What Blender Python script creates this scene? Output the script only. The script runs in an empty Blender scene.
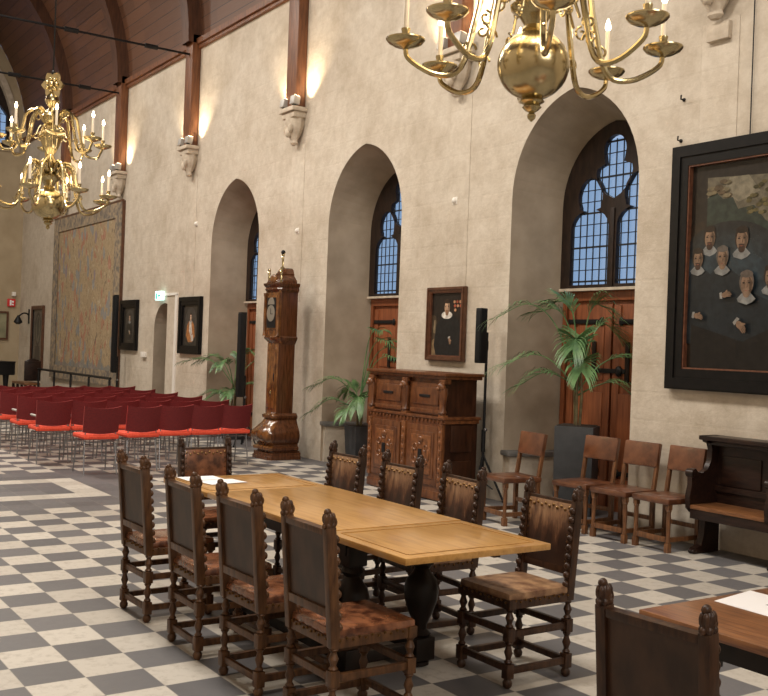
import bpy, bmesh, math, random
from mathutils import Vector, Matrix
from mathutils.geometry import tessellate_polygon
random.seed(7)
PI = math.pi
sc = bpy.context.scene
COL = sc.collection
T = 0.295            # floor tile side
WY = 5.92            # face of the long wall
XE = -23.6           # face of the end wall
YO = -3.3            # face of the opposite wall
XB = 11.5            # wall behind the camera

# ------------------------------------------------------------------ camera
cam_d = bpy.data.cameras.new('camera'); cam = bpy.data.objects.new('camera', cam_d); COL.objects.link(cam)
YAW, PITCH, ROLL, FPX = -0.97509, 0.0, 0.036306, 1010.485
cam_d.sensor_width = 36.0; cam_d.lens = FPX * 36.0 / 768.0; cam_d.clip_start = 0.05; cam_d.clip_end = 200
fw = Vector((math.sin(YAW) * math.cos(PITCH), math.cos(YAW) * math.cos(PITCH), math.sin(PITCH)))
rt = Vector((math.cos(YAW), -math.sin(YAW), 0)); up = rt.cross(fw)
r2 = math.cos(ROLL) * rt + math.sin(ROLL) * up; u2 = -math.sin(ROLL) * rt + math.cos(ROLL) * up
m3 = Matrix((r2, u2, -fw)).transposed()
cam.matrix_world = Matrix.Translation((6.1119, -1.6337, 1.6813)) @ m3.to_4x4()
sc.camera = cam

# ------------------------------------------------------------------ world, large lights, exposure
w = bpy.data.worlds.new('dusk_sky'); sc.world = w; w.use_nodes = True
bg = w.node_tree.nodes['Background']; bg.inputs[0].default_value = (0.40, 0.54, 0.78, 1); bg.inputs[1].default_value = 0.85
sc.view_settings.view_transform = 'Standard'; sc.view_settings.look = 'None'
sc.view_settings.exposure = 0.0; sc.view_settings.gamma = 1.0; sc.view_settings.use_curve_mapping = False

def area(name, loc, size, power, color=(1, .80, .58), target=None, sy=None):
    d = bpy.data.lights.new(name, 'AREA'); d.energy = power; d.color = color
    d.shape = 'RECTANGLE'; d.size = size; d.size_y = sy or size
    o = bpy.data.objects.new(name, d); COL.objects.link(o); o.location = loc
    t = Vector(target) if target else Vector(loc) - Vector((0, 0, 1))
    o.rotation_euler = (t - Vector(loc)).to_track_quat('-Z', 'Y').to_euler()
    return o
WARM = (1, .925, .825)
for i, (x, p) in enumerate(((9.0, 130), (4.5, 200), (0.0, 330), (-4.5, 350), (-9.0, 350), (-13.5, 400), (-18.5, 260))):
    area('hall_light', (x, 0.6, 8.6 if x > -12 else 10.2), 1.3, p, WARM, target=(x, 1.6, 0))

area('added_front_fill', (XB - .3, 1.2, 5.2), 4.0, 330, (1, .96, .91), target=(0, 1.2, 1.0))  # unseen area light added behind the camera for front light; no window there

# ------------------------------------------------------------------ node helpers and materials
class NT:
    def __init__(s, name):
        s.m = bpy.data.materials.new(name); s.m.use_nodes = True
        s.t = s.m.node_tree; s.b = s.t.nodes['Principled BSDF']; s.out = s.t.nodes['Material Output']
    def n(s, kind, **kw):
        nd = s.t.nodes.new(kind)
        for k, v in kw.items():
            if hasattr(nd, k) and not isinstance(getattr(nd, k), bpy.types.bpy_prop_collection): setattr(nd, k, v)
        return nd
    def l(s, a, b): s.t.links.new(a, b)
    def math(s, op, a, b=None, c=None):
        nd = s.t.nodes.new('ShaderNodeMath'); nd.operation = op
        for i, v in enumerate((a, b, c)):
            if v is None: continue
            if isinstance(v, (int, float)): nd.inputs[i].default_value = v
            else: s.l(v, nd.inputs[i])
        return nd.outputs[0]
    def mix(s, f, a, b, blend='MIX'):
        nd = s.t.nodes.new('ShaderNodeMix'); nd.data_type = 'RGBA'; nd.blend_type = blend
        for i, v in ((0, f), (6, a), (7, b)):
            if isinstance(v, (int, float)): nd.inputs[i].default_value = v
            elif isinstance(v, tuple): nd.inputs[i].default_value = (*v, 1) if len(v) == 3 else v
            else: s.l(v, nd.inputs[i])
        return nd.outputs[2]
    def coord(s, scale=(1, 1, 1), out='Object'):
        c = s.n('ShaderNodeTexCoord'); mp = s.n('ShaderNodeMapping'); mp.inputs['Scale'].default_value = scale
        s.l(c.outputs[out], mp.inputs[0]); return mp.outputs[0]
    def noise(s, vec, scale, detail=4, rough=.55):
        nd = s.n('ShaderNodeTexNoise'); nd.inputs['Scale'].default_value = scale; nd.inputs['Detail'].default_value = detail
        nd.inputs['Roughness'].default_value = rough; s.l(vec, nd.inputs['Vector']); return nd.outputs['Fac']
    def ramp(s, f, stops):
        nd = s.n('ShaderNodeValToRGB'); cr = nd.color_ramp
        while len(cr.elements) < len(stops): cr.elements.new(.5)
        for e, (p, c) in zip(cr.elements, stops): e.position = p; e.color = (*c, 1)
        s.l(f, nd.inputs[0]); return nd.outputs[0]
    def bump(s, h, strength=.2, dist=.01):
        nd = s.n('ShaderNodeBump'); nd.inputs['Strength'].default_value = strength; nd.inputs['Distance'].default_value = dist
        s.l(h, nd.inputs['Height']); s.l(nd.outputs[0], s.b.inputs['Normal'])

def plain(name, c, rough=.5, metal=0.0, spec=.5, emit=None, es=0):
    k = NT(name); k.b.inputs['Base Color'].default_value = (*c, 1); k.b.inputs['Roughness'].default_value = rough
    k.b.inputs['Metallic'].default_value = metal; k.b.inputs['Specular IOR Level'].default_value = spec
    if emit: k.b.inputs['Emission Color'].default_value = (*emit, 1); k.b.inputs['Emission Strength'].default_value = es
    return k.m
def noisy(name, c1, c2, scale=(1, 1, 1), ns=6, rough=.5, metal=0.0, bump=.1, lo=.35, hi=.65, spec=.5, detail=5):
    k = NT(name); v = k.coord(scale); f = k.noise(v, ns, detail)
    k.l(k.ramp(f, [(lo, c1), (hi, c2)]), k.b.inputs['Base Color']); k.b.inputs['Roughness'].default_value = rough
    k.b.inputs['Metallic'].default_value = metal; k.b.inputs['Specular IOR Level'].default_value = spec
    if bump: k.bump(f, bump, .004)
    return k.m
M = {}
M['chair_wood'] = noisy('dark_carved_oak', (.022, .009, .005), (.060, .026, .012), (3, 3, .6), 14, .36, spec=.35)
M['chair_wood_light'] = noisy('worn_oak', (.045, .019, .008), (.115, .052, .021), (3, 3, .6), 14, .38, spec=.35)
M['row_wood'] = noisy('brown_turned_oak', (.075, .03, .012), (.19, .08, .03), (3, 3, .6), 14, .38)
M['bench_wood'] = noisy('black_brown_oak', (.009, .004, .003), (.026, .011, .007), (.7, 4, 4), 10, .35, spec=.35)
M['table_inlay'] = noisy('inlay_oak', (.33, .165, .042), (.46, .24, .068), (1, 9, 9), 4, .3, bump=0)
M['bench_seat_wood'] = noisy('worn_bench_oak', (.12, .045, .016), (.24, .10, .036), (.8, 5, 5), 8, .35)
M['leather'] = noisy('red_brown_leather', (.055, .017, .008), (.25, .095, .042), (1, 1, 1), 13, .24, bump=.18)
M['leather_row'] = noisy('brown_cracked_leather', (.065, .021, .009), (.185, .07, .031), (1, 1, 1), 6, .28, bump=.12)
M['hide'] = noisy('worn_brown_hide', (.018, .007, .005), (.21, .10, .055), (2.2, 2.2, .45), 7, .33, bump=.2, lo=.40, hi=.68, spec=.4)
M['hide_seat'] = noisy('scuffed_hide', (.10, .04, .02), (.36, .21, .11), (1, 1, 1), 12, .4, bump=.2)
M['back_cloth'] = noisy('dark_leather_back', (.024, .011, .006), (.055, .026, .014), (1, 1, .5), 9, .42, spec=.4)
M['nail'] = plain('brass_nail', (.26, .155, .065), .35, 1.0)
M['nail_dark'] = plain('dull_nail', (.16, .09, .04), .35, 1.0)
M['brass'] = noisy('polished_brass', (.42, .34, .18), (.58, .48, .28), (1, 1, 1), 5, .21, 1.0, bump=0)
M['candle'] = plain('ivory_candle', (.85, .76, .62), .4)
M['flame'] = plain('candle_bulb', (1, .9, .7), .3, emit=(1, .80, .48), es=22)
M['iron'] = plain('black_iron', (.018, .017, .017), .5, .6)
M['black'] = plain('matt_black', (.006, .006, .007), .5, spec=.3)
M['chrome'] = plain('chrome', (.26, .26, .27), .3, 1.0)
M['red_seat'] = noisy('scarlet_cloth', (.72, .065, .030), (.84, .10, .05), (1, 1, 1), 40, .75, bump=.05)
M['red_back'] = noisy('shaded_red_mesh_cloth', (.125, .008, .011), (.175, .012, .014), (1, 1, 1), 60, .7, bump=.05)  # darker than the seat: shade on the chair backs put into the red
M['red_rim'] = plain('red_edging', (.42, .04, .04), .5)
M['armpad'] = plain('pale_arm_pad', (.72, .70, .68), .3)
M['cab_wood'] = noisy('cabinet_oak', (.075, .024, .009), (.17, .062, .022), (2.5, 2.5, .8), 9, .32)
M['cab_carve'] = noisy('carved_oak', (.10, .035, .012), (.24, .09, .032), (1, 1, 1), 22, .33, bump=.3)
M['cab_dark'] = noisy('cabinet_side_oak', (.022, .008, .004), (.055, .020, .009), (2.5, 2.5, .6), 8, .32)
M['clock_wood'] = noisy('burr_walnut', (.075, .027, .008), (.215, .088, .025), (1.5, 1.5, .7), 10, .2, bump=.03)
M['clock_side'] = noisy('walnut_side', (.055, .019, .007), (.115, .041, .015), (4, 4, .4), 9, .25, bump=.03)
M['door_wood'] = noisy('red_brown_door_oak', (.16, .045, .016), (.27, .085, .032), (6, 6, .5), 6, .42)
M['door_panel'] = noisy('door_panel_oak', (.19, .055, .020), (.31, .10, .038), (6, 6, .5), 6, .42)
M['win_wood'] = noisy('dark_tracery_oak', (.012, .007, .005), (.028, .015, .010), (3, 3, 1), 8, .5, spec=.3)
M['lead'] = plain('window_lead', (.02, .022, .026), .5, .3)
M['table2_wood'] = noisy('brown_table_oak', (.14, .048, .014), (.29, .115, .036), (1.2, 14, 14), 5, .3, bump=.05)
M['table_dark'] = noisy('black_oak_leg', (.006, .0035, .0025), (.015, .008, .005), (2, 2, 1), 8, .42, spec=.28)
M['paper'] = plain('white_paper', (.86, .85, .86), .6)
M['ink'] = plain('printed_ink', (.25, .25, .27), .6)
M['planter'] = noisy('charcoal_planter', (.030, .032, .036), (.05, .052, .056), (1, 1, 1), 6, .55)
M['soil'] = plain('dark_soil', (.03, .02, .014), .9)
M['leaf'] = noisy('palm_green', (.055, .13, .050), (.16, .29, .11), (1, 1, 1), 6, .42, bump=0)
M['stem'] = noisy('palm_stem', (.10, .075, .035), (.20, .17, .08), (1, 1, 1), 14, .6)
M['stone'] = noisy('grey_sandstone', (.42, .35, .27), (.58, .50, .40), (1, 1, 1), 8, .8, bump=.2)
M['stone_dark'] = noisy('dark_bluestone', (.10, .095, .09), (.17, .16, .15), (1, 1, 1), 7, .6, bump=.1)
M['frame_black'] = noisy('ebony_frame', (.003, .003, .003), (.007, .006, .006), (1, 1, 1), 12, .4, spec=.22)
M['frame_brown'] = noisy('walnut_frame', (.07, .028, .014), (.12, .05, .024), (1, 1, 1), 12, .35)
M['gilt'] = noisy('dull_gilt', (.30, .14, .05), (.48, .26, .10), (1, 1, 1), 20, .4, .5)
M['gilt_red'] = noisy('worn_red_gilt', (.09, .030, .016), (.16, .062, .030), (1, 1, 1), 20, .45)
M['ceil_beam'] = noisy('roof_rib_oak', (.10, .036, .014), (.20, .075, .028), (4, 4, .5), 6, .5)
M['rib'] = noisy('dark_rib_oak', (.055, .021, .010), (.10, .040, .018), (4, 4, .5), 6, .5)
M['flood'] = plain('grey_floodlight', (.42, .40, .37), .45, .3)
M['lamp_glow'] = plain('floodlight_lens', (1, .9, .7), .3, emit=(1, .83, .55), es=12)
M['white_paint'] = plain('white_paint', (.78, .74, .68), .5)
M['sign_red'] = plain('red_sign', (.62, .02, .02), .4)
M['sign_white'] = plain('sign_white', (.9, .9, .9), .4)
M['exit_glow'] = plain('exit_sign_glow', (.6, .9, .85), .4, emit=(.62, .95, .93), es=1.6)
M['exit_green'] = plain('exit_sign_green', (.02, .42, .30), .4, emit=(.02, .42, .32), es=.8)
M['clock_face'] = plain('silvered_dial', (.38, .36, .31), .35, .6)

for nm in ('leather', 'hide', 'leather_row', 'table2_wood', 'clock_wood'):
    pb = M[nm].node_tree.nodes['Principled BSDF']; pb.inputs['Coat Weight'].default_value = .4; pb.inputs['Coat Roughness'].default_value = .18
def mk_hide():
    # bristly hide, worn pale towards the top edge of the chair back
    k = NT('worn_brown_hide'); n = k.noise(k.coord((2.5, 2.5, .5)), 9, 6, .65); tc = k.n('ShaderNodeTexCoord'); sp = k.n('ShaderNodeSeparateXYZ'); k.l(tc.outputs['Object'], sp.inputs[0])
    h = k.math('MULTIPLY', k.math('SUBTRACT', sp.outputs[2], .66), 4.6); wr = k.math('ADD', h, k.math('MULTIPLY', k.math('SUBTRACT', n, .5), 2.6))
    col = k.ramp(wr, [(.05, (.035, .014, .008)), (.45, (.085, .035, .018)), (.85, (.24, .12, .06)), (1.0, (.30, .17, .09))])
    k.l(col, k.b.inputs['Base Color']); k.b.inputs['Roughness'].default_value = .36; k.b.inputs['Coat Weight'].default_value = .3; k.b.inputs['Coat Roughness'].default_value = .25; k.bump(n, .3, .006); return k.m
M['hide'] = mk_hide()
def mk_wall():
    k = NT('cream_plaster'); c = k.coord(); a = k.noise(c, 1.3, 10, .72); b = k.noise(c, 7, 9, .75)
    col = k.ramp(a, [(.34, (.47, .40, .315)), (.5, (.58, .51, .42)), (.66, (.64, .575, .485))])
    col = k.mix(k.ramp(b, [(.42, (0, 0, 0)), (.72, (.55, .55, .55))]), col, (.40, .33, .25))
    # large stone courses showing through the limewash
    br = k.n('ShaderNodeTexBrick'); cc = k.n('ShaderNodeTexCoord'); mp = k.n('ShaderNodeMapping')
    mp.inputs['Rotation'].default_value = (PI / 2, 0, 0); k.l(cc.outputs['Object'], mp.inputs[0]); k.l(mp.outputs[0], br.inputs['Vector'])
    br.inputs['Color1'].default_value = (1, 1, 1, 1); br.inputs['Color2'].default_value = (.96, .96, .955, 1); br.inputs['Mortar'].default_value = (.95, .945, .94, 1)
    br.inputs['Scale'].default_value = 1; br.inputs['Brick Width'].default_value = .62; br.inputs['Row Height'].default_value = .27; br.inputs['Mortar Size'].default_value = .012
    col = k.mix(.55, col, br.outputs['Color'], 'MULTIPLY')
    k.l(col, k.b.inputs['Base Color']); k.b.inputs['Roughness'].default_value = .85
    k.b.inputs['Specular IOR Level'].default_value = .2
    k.bump(k.math('ADD', b, k.math('MULTIPLY', br.outputs['Fac'], -.08)), .6, .02); return k.m
M['wall'] = mk_wall()
M['reveal'] = noisy('shaded_brown_plaster', (.29, .235, .175), (.385, .315, .24), (1, 1, 1), 2.5, .85, bump=.25, spec=.2)  # darker than the wall: shading of the reveals put into the colour

M['end_plaster'] = noisy('ochre_plaster', (.36, .285, .185), (.44, .355, .24), (1, 1, 1), 1.5, .85, bump=.2, spec=.2)
def mk_floor():
    k = NT('checkered_stone_tiles'); tc = k.n('ShaderNodeTexCoord'); sp = k.n('ShaderNodeSeparateXYZ'); k.l(tc.outputs['Object'], sp.inputs[0])
    u = k.math('DIVIDE', sp.outputs[0], T); v = k.math('DIVIDE', sp.outputs[1], T)
    i = k.math('FLOOR', u); j = k.math('FLOOR', v)
    par = k.math('PINGPONG', k.math('ADD', i, j), 1.0)         # 0 dark, 1 light
    def between(x, a, b): return k.math('MULTIPLY', k.math('GREATER_THAN', x, a - .5), k.math('LESS_THAN', x, b + .5))
    # framed panels in the floor: dark ring, white frame, dark field
    ring = k.math('MULTIPLY', between(i, -22, -14), between(j, -9, 8))
    white = k.math('MULTIPLY', between(i, -20, -16), between(j, -8, 6))
    inner = k.math('MULTIPLY', between(i, -19, -17), between(j, -7, 5))
    light = k.math('MULTIPLY', par, k.math('SUBTRACT', 1.0, ring))
    light = k.math('ADD', light, k.math('SUBTRACT', white, inner))
    edge = between(j, 19, 40)                                   # plain grey border along the wall
    light = k.math('MULTIPLY', light, k.math('SUBTRACT', 1.0, edge))
    cb = k.n('ShaderNodeCombineXYZ'); k.l(i, cb.inputs[0]); k.l(j, cb.inputs[1])
    wn = k.n('ShaderNodeTexWhiteNoise'); wn.noise_dimensions = '2D'; k.l(cb.outputs[0], wn.inputs['Vector'])
    tn = wn.outputs['Value']
    c = k.coord(); n1 = k.noise(c, 14, 8, .7); n2 = k.noise(c, 60, 3, .6)
    dark = k.mix(tn, (.080, .078, .082), (.135, .130, .134)); dark = k.mix(k.math('MULTIPLY', n1, .35), dark, (.19, .18, .18))
    lite = k.mix(tn, (.42, .385, .335), (.54, .50, .44))
    stain = k.ramp(n1, [(.50, (0, 0, 0)), (.68, (1, 1, 1))]); lite = k.mix(k.math('MULTIPLY', stain, .6), lite, (.31, .27, .22))
    col = k.mix(light, dark, lite)
    fu = k.math('ABSOLUTE', k.math('SUBTRACT', k.math('FRACT', u), .5)); fv = k.math('ABSOLUTE', k.math('SUBTRACT', k.math('FRACT', v), .5))
    g = k.math('GREATER_THAN', k.math('MAXIMUM', fu, fv), .491)
    col = k.mix(k.math('MULTIPLY', g, .5), col, (.30, .27, .23))
    k.l(col, k.b.inputs['Base Color'])
    k.l(k.math('ADD', .34, k.math('MULTIPLY', n1, .3)), k.b.inputs['Roughness'])
    k.b.inputs['Specular IOR Level'].default_value = .4
    k.bump(k.math('SUBTRACT', k.math('MULTIPLY', n2, .3), g), .25, .004); return k.m
M['floor'] = mk_floor()

def mk_ceiling():
    k = NT('boarded_vault'); tc = k.n('ShaderNodeTexCoord'); sp = k.n('ShaderNodeSeparateXYZ'); k.l(tc.outputs['Object'], sp.inputs[0])
    # boards run along the hall; angle round the barrel gives the board index
    ang = k.math('ARCTAN2', k.math('SUBTRACT', sp.outputs[2], 7.2), k.math('SUBTRACT', sp.outputs[1], 1.3))
    b = k.math('MULTIPLY', ang, 20.0); idx = k.math('FLOOR', b); fr = k.math('FRACT', b)
    seg = k.math('FLOOR', k.math('ADD', k.math('DIVIDE', sp.outputs[0], 2.0), k.math('MULTIPLY', idx, .37)))
    cb = k.n('ShaderNodeCombineXYZ'); k.l(idx, cb.inputs[0]); k.l(seg, cb.inputs[1])
    wn = k.n('ShaderNodeTexWhiteNoise'); wn.noise_dimensions = '2D'; k.l(cb.outputs[0], wn.inputs['Vector'])
    n = k.noise(k.coord((.6, 6, 6)), 4, 5)
    col = k.mix(wn.outputs['Value'], (.070, .029, .014), (.120, .050, .024)); col = k.mix(k.math('MULTIPLY', n, .6), col, (.15, .066, .033))
    g = k.math('LESS_THAN', fr, .06); col = k.mix(g, col, (.02, .008, .005))
    k.l(col, k.b.inputs['Base Color']); k.b.inputs['Roughness'].default_value = .5; k.bump(k.math('SUBTRACT', n, g), .3, .01); return k.m
M['ceiling'] = mk_ceiling()

def mk_tabletop():
    k = NT('golden_oak_top'); v = k.coord((1.0, 9, 9)); f = k.noise(v, 3.2, 6, .6); f2 = k.noise(k.coord((1, 1, 1)), 3, 3)
    col = k.ramp(f, [(.3, (.34, .165, .040)), (.5, (.50, .265, .072)), (.72, (.60, .345, .115))])
    col = k.mix(k.math('MULTIPLY', f2, .4), col, (.37, .18, .048))
    k.l(col, k.b.inputs['Base Color']); k.b.inputs['Roughness'].default_value = .30; k.b.inputs['Coat Weight'].default_value = .45; k.b.inputs['Coat Roughness'].default_value = .16; k.bump(f, .06, .002); return k.m
M['tabletop'] = mk_tabletop()

def mk_tapestry():
    k = NT('woven_tapestry'); c = k.coord((1.5, 1, .8)); n = k.noise(c, 3.2, 9, .78); vo = k.n('ShaderNodeTexVoronoi'); vo.inputs['Scale'].default_value = 6
    k.l(c, vo.inputs['Vector']); n3 = k.noise(c, 2.2, 4)
    col = k.ramp(n, [(.30, (.07, .08, .10)), (.40, (.22, .165, .105)), (.47, (.42, .32, .20)), (.54, (.27, .20, .12)), (.61, (.50, .40, .27)), (.72, (.17, .19, .20))])
    sp = k.n('ShaderNodeSeparateColor'); k.l(vo.outputs['Color'], sp.inputs[0])
    red = k.math('GREATER_THAN', sp.outputs[0], .86); blue = k.math('GREATER_THAN', sp.outputs[1], .86)
    col = k.mix(k.math('MULTIPLY', red, .45), col, (.36, .10, .08)); col = k.mix(k.math('MULTIPLY', blue, .5), col, (.16, .22, .28))
    tc = k.n('ShaderNodeTexCoord'); s2 = k.n('ShaderNodeSeparateXYZ'); k.l(tc.outputs['Object'], s2.inputs[0])
    low = k.math('LESS_THAN', k.math('ADD', s2.outputs[2], k.math('MULTIPLY', n3, .6)), -1.25)
    col = k.mix(k.math('MULTIPLY', low, .5), col, (.13, .17, .20))
    wv = k.n('ShaderNodeTexNoise'); wv.inputs['Scale'].default_value = 60; k.l(c, wv.inputs['Vector'])
    k.l(col, k.b.inputs['Base Color']); k.b.inputs['Roughness'].default_value = .95; k.b.inputs['Specular IOR Level'].default_value = .1
    k.bump(wv.outputs['Fac'], .2, .004); return k.m
M['tapestry'] = mk_tapestry()
M['tap_border'] = noisy('tapestry_border', (.13, .115, .10), (.36, .27, .17), (1, 1, 1), 9, .95, bump=.1, detail=8)

def mk_glass():
    k = NT('old_window_glass'); t = k.t
    tr = k.n('ShaderNodeBsdfTransparent'); tr.inputs[0].default_value = (.86, .92, .96, 1)
    gl = k.n('ShaderNodeBsdfGlossy'); gl.inputs['Roughness'].default_value = .06
    n = k.noise(k.coord(), 3, 3); bp = k.n('ShaderNodeBump'); bp.inputs['Strength'].default_value = .15; k.l(n, bp.inputs['Height']); k.l(bp.outputs[0], gl.inputs['Normal'])
    lw = k.n('ShaderNodeLayerWeight'); lw.inputs[0].default_value = .5
    mx = k.n('ShaderNodeMixShader'); k.l(k.math('ADD', .05, k.math('MULTIPLY', k.math('POWER', lw.outputs['Facing'], 4.0), .5)), mx.inputs[0]); k.l(tr.outputs[0], mx.inputs[1]); k.l(gl.outputs[0], mx.inputs[2])
    k.l(mx.outputs[0], k.out.inputs['Surface']); return k.m
M['glass'] = mk_glass()

# ------------------------------------------------------------------ mesh helpers
class MB:
    """collects shapes into one mesh object; every material used gets its own slot"""
    def __init__(s): s.bm = bmesh.new(); s.mats = []
    def mi(s, m):
        if m not in s.mats: s.mats.append(m)
        return s.mats.index(m)
    def _fin(s, faces, m, smooth):
        k = s.mi(m)
        for f in faces: f.material_index = k; f.smooth = smooth
    def box(s, c, d, m, X=None, bev=0.0, taper=None, smooth=False):
        vs = []
        for x in (-.5, .5):
            for y in (-.5, .5):
                for z in (-.5, .5):
                    kx = ky = 1
                    if taper and z > 0: kx, ky = taper
                    p = Vector((c[0] + x * d[0] * kx, c[1] + y * d[1] * ky, c[2] + z * d[2]))
                    vs.append(s.bm.verts.new(X @ p if X else p))
        q = [(0, 1, 3, 2), (4, 6, 7, 5), (0, 4, 5, 1), (2, 3, 7, 6), (0, 2, 6, 4), (1, 5, 7, 3)]
        fs = [s.bm.faces.new([vs[i] for i in a]) for a in q]
        s._fin(fs, m, smooth or bev > 0)
        if bev:
            r = bmesh.ops.bevel(s.bm, geom=list({e for f in fs for e in f.edges}), offset=bev, segments=2, profile=.6, affect='EDGES')
            s._fin(r['faces'], m, True)
        return s
    def lathe(s, prof, m, seg=12, X=None, off=(0, 0, 0), smooth=True, sx=1, sy=1, a0=0.0):
        rings = []
        for r, z in prof:
            ring = []
            for k in range(seg):
                a = a0 + 2 * PI * k / seg
                p = Vector((off[0] + r * sx * math.cos(a), off[1] + r * sy * math.sin(a), off[2] + z))
                ring.append(s.bm.verts.new(X @ p if X else p))
            rings.append(ring)
        fs = []
        for A, B in zip(rings, rings[1:]):
            for k in range(seg): fs.append(s.bm.faces.new((A[k], A[(k + 1) % seg], B[(k + 1) % seg], B[k])))
        s._fin(fs, m, smooth)
        s._fin([s.bm.faces.new(list(reversed(rings[0]))), s.bm.faces.new(rings[-1])], m, False)
        return s
    def tube(s, pts, r, m, seg=8, X=None, flat=None):
        pts = [Vector(p) for p in pts]; n = len(pts)
        rr = r if isinstance(r, (list, tuple)) else [r] * n
        rings = []; prev = None
        for i, p in enumerate(pts):
            d = (pts[min(i + 1, n - 1)] - pts[max(i - 1, 0)]).normalized()
            if prev is None: a = d.orthogonal().normalized()
            else:
                a = prev - d * prev.dot(d); a = a.normalized() if a.length > 1e-6 else d.orthogonal().normalized()
            prev = a; b = d.cross(a); ring = []
            for k in range(seg):
                t = 2 * PI * k / seg
                q = p + a * math.cos(t) * rr[i] + b * math.sin(t) * rr[i]
                ring.append(s.bm.verts.new(X @ q if X else q))
            rings.append(ring)
        fs = []
        for A, B in zip(rings, rings[1:]):
            for k in range(seg): fs.append(s.bm.faces.new((A[k], A[(k + 1) % seg], B[(k + 1) % seg], B[k])))
        s._fin(fs, m, True)
        s._fin([s.bm.faces.new(list(reversed(rings[0]))), s.bm.faces.new(rings[-1])], m, False)
        return s
    def ball(s, c, r, m, X=None, u=10, v=7):
        r3 = r if isinstance(r, (list, tuple)) else (r, r, r)
        mat = Matrix.Translation(c) @ Matrix.Diagonal((*r3, 1))
        if X: mat = X @ mat
        g = bmesh.ops.create_uvsphere(s.bm, u_segments=u, v_segments=v, radius=1, matrix=mat)
        s._fin({f for v_ in g['verts'] for f in v_.link_faces}, m, True); return s
    def plate(s, loops, d, m, X=None, side=None, smooth=False):
        """polygon (first loop) with holes (others) in local XY, thickness d along +Z"""
        P = [[Vector((p[0], p[1], 0)) for p in L] for L in loops]
        flat = [p for L in P for p in L]
        tris = tessellate_polygon(P)
        A = [s.bm.verts.new(X @ p if X else p) for p in flat]
        fs = []
        if d:
            off = Vector((0, 0, d)); B = [s.bm.verts.new(X @ (p + off) if X else p + off) for p in flat]
        for t in tris:
            try: fs.append(s.bm.faces.new([A[i] for i in t]))
            except ValueError: pass
            if d:
                try: fs.append(s.bm.faces.new([B[i] for i in reversed(t)]))
                except ValueError: pass
        s._fin(fs, m, False)
        if d:
            sf = []; o = 0
            for L in P:
                n = len(L)
                for k in range(n): sf.append(s.bm.faces.new((A[o + k], A[o + (k + 1) % n], B[o + (k + 1) % n], B[o + k])))
                o += n
            s._fin(sf, side or m, smooth)
        return s
    def quad(s, pts, m, X=None):
        s._fin([s.bm.faces.new([s.bm.verts.new(X @ Vector(p) if X else Vector(p)) for p in pts])], m, False); return s
    def build(s, name, parent=None, sharp=40):
        bmesh.ops.recalc_face_normals(s.bm, faces=s.bm.faces)
        me = bpy.data.meshes.new(name); s.bm.to_mesh(me); s.bm.free()
        for m in s.mats: me.materials.append(m)
        try: me.set_sharp_from_angle(angle=math.radians(sharp))
        except Exception: pass
        o = bpy.data.objects.new(name, me); COL.objects.link(o)
        if parent: o.parent = parent
        return o

def thing(name, label, cat, loc=(0, 0, 0), rz=0.0, group=None):
    o = bpy.data.objects.new(name, None); COL.objects.link(o); o.empty_display_size = .1
    o.location = loc; o.rotation_euler = (0, 0, rz); o['label'] = label; o['category'] = cat
    if group: o['group'] = group
    return o
def tag(o, label, cat, group=None):
    o['label'] = label; o['category'] = cat
    if group: o['group'] = group
    return o
def struct(o): o['kind'] = 'structure'; return o
KIDS = {}
def dup(root, loc, rz, label=None, group=None):
    r = root.copy(); COL.objects.link(r); r.location = loc; r.rotation_euler = (0, 0, rz)
    if label: r['label'] = label
    if group: r['group'] = group
    for ch in [o for o in list(COL.objects) if o.parent == root]:
        c = ch.copy(); COL.objects.link(c); c.parent = r
        for g in [o for o in list(COL.objects) if o.parent == ch]:
            d = g.copy(); COL.objects.link(d); d.parent = c
    return r
# frame for plates standing on the long wall: local x along wall, local y up, thickness toward the room (-y)
def onwall(x, y, z): return Matrix(((1, 0, 0, x), (0, 0, -1, y), (0, 1, 0, z), (0, 0, 0, 1)))
# plates facing +x (end wall): local x -> +y, local y -> z, thickness +x
def onend(x, y, z): return Matrix(((0, 0, 1, x), (1, 0, 0, y), (0, 1, 0, z), (0, 0, 0, 1)))

def arch(hw, spring, apex, z0=0.0, n=12, cx=0.0):
    """pointed arch outline, counter-clockwise from lower left going up"""
    rise = apex - spring; R = (hw * hw + rise * rise) / (2 * hw); pts = [(cx - hw, z0)]
    a1 = math.acos((R - hw) / R) if R > hw else PI / 2 + math.asin((hw - R) / R)
    L = []
    for k in range(n + 1):
        a = a1 * k / n; L.append((cx + (R - hw) - R * math.cos(a), spring + R * math.sin(a)))
    Rr = [(2 * cx - x, z) for x, z in reversed(L[:-1])]
    return pts + L + Rr + [(cx + hw, z0)]

# ------------------------------------------------------------------ the room
b = MB(); b.quad([(XE - 1, YO - .5, 0), (XB + .5, YO - .5, 0), (XB + .5, 7.2, 0), (XE - 1, 7.2, 0)], M['floor']); struct(b.build('floor'))
ARX = (-1.63, -5.66, -9.735); HW = .93; SPR = 3.42; APX = 4.50; IHW = .745; IY = 6.57; ISPR = 3.36; IAPX = 4.22; SILL = 2.41
ND = (-12.76, .52)   # narrow round-headed doorway
def roundarch(cx, hw, spring, z0=0, n=14):
    return [(cx - hw, z0)] + [(cx - hw * math.cos(PI * k / n), spring + hw * math.sin(PI * k / n)) for k in range(n + 1)] + [(cx + hw, z0)]
out = [(XE, 0)]
out += roundarch(ND[0], ND[1], 1.89)
openings = [arch(HW, SPR, APX, 0, 14, cx) for cx in reversed(ARX)]
for o_ in openings: out += o_
out += [(XB, 0), (XB, 7.25), (XE, 7.25)]
b = MB(); b.plate([out], 0, M['wall'], onwall(0, WY, 0)); wall_back = struct(b.build('wall_back'))
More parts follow.
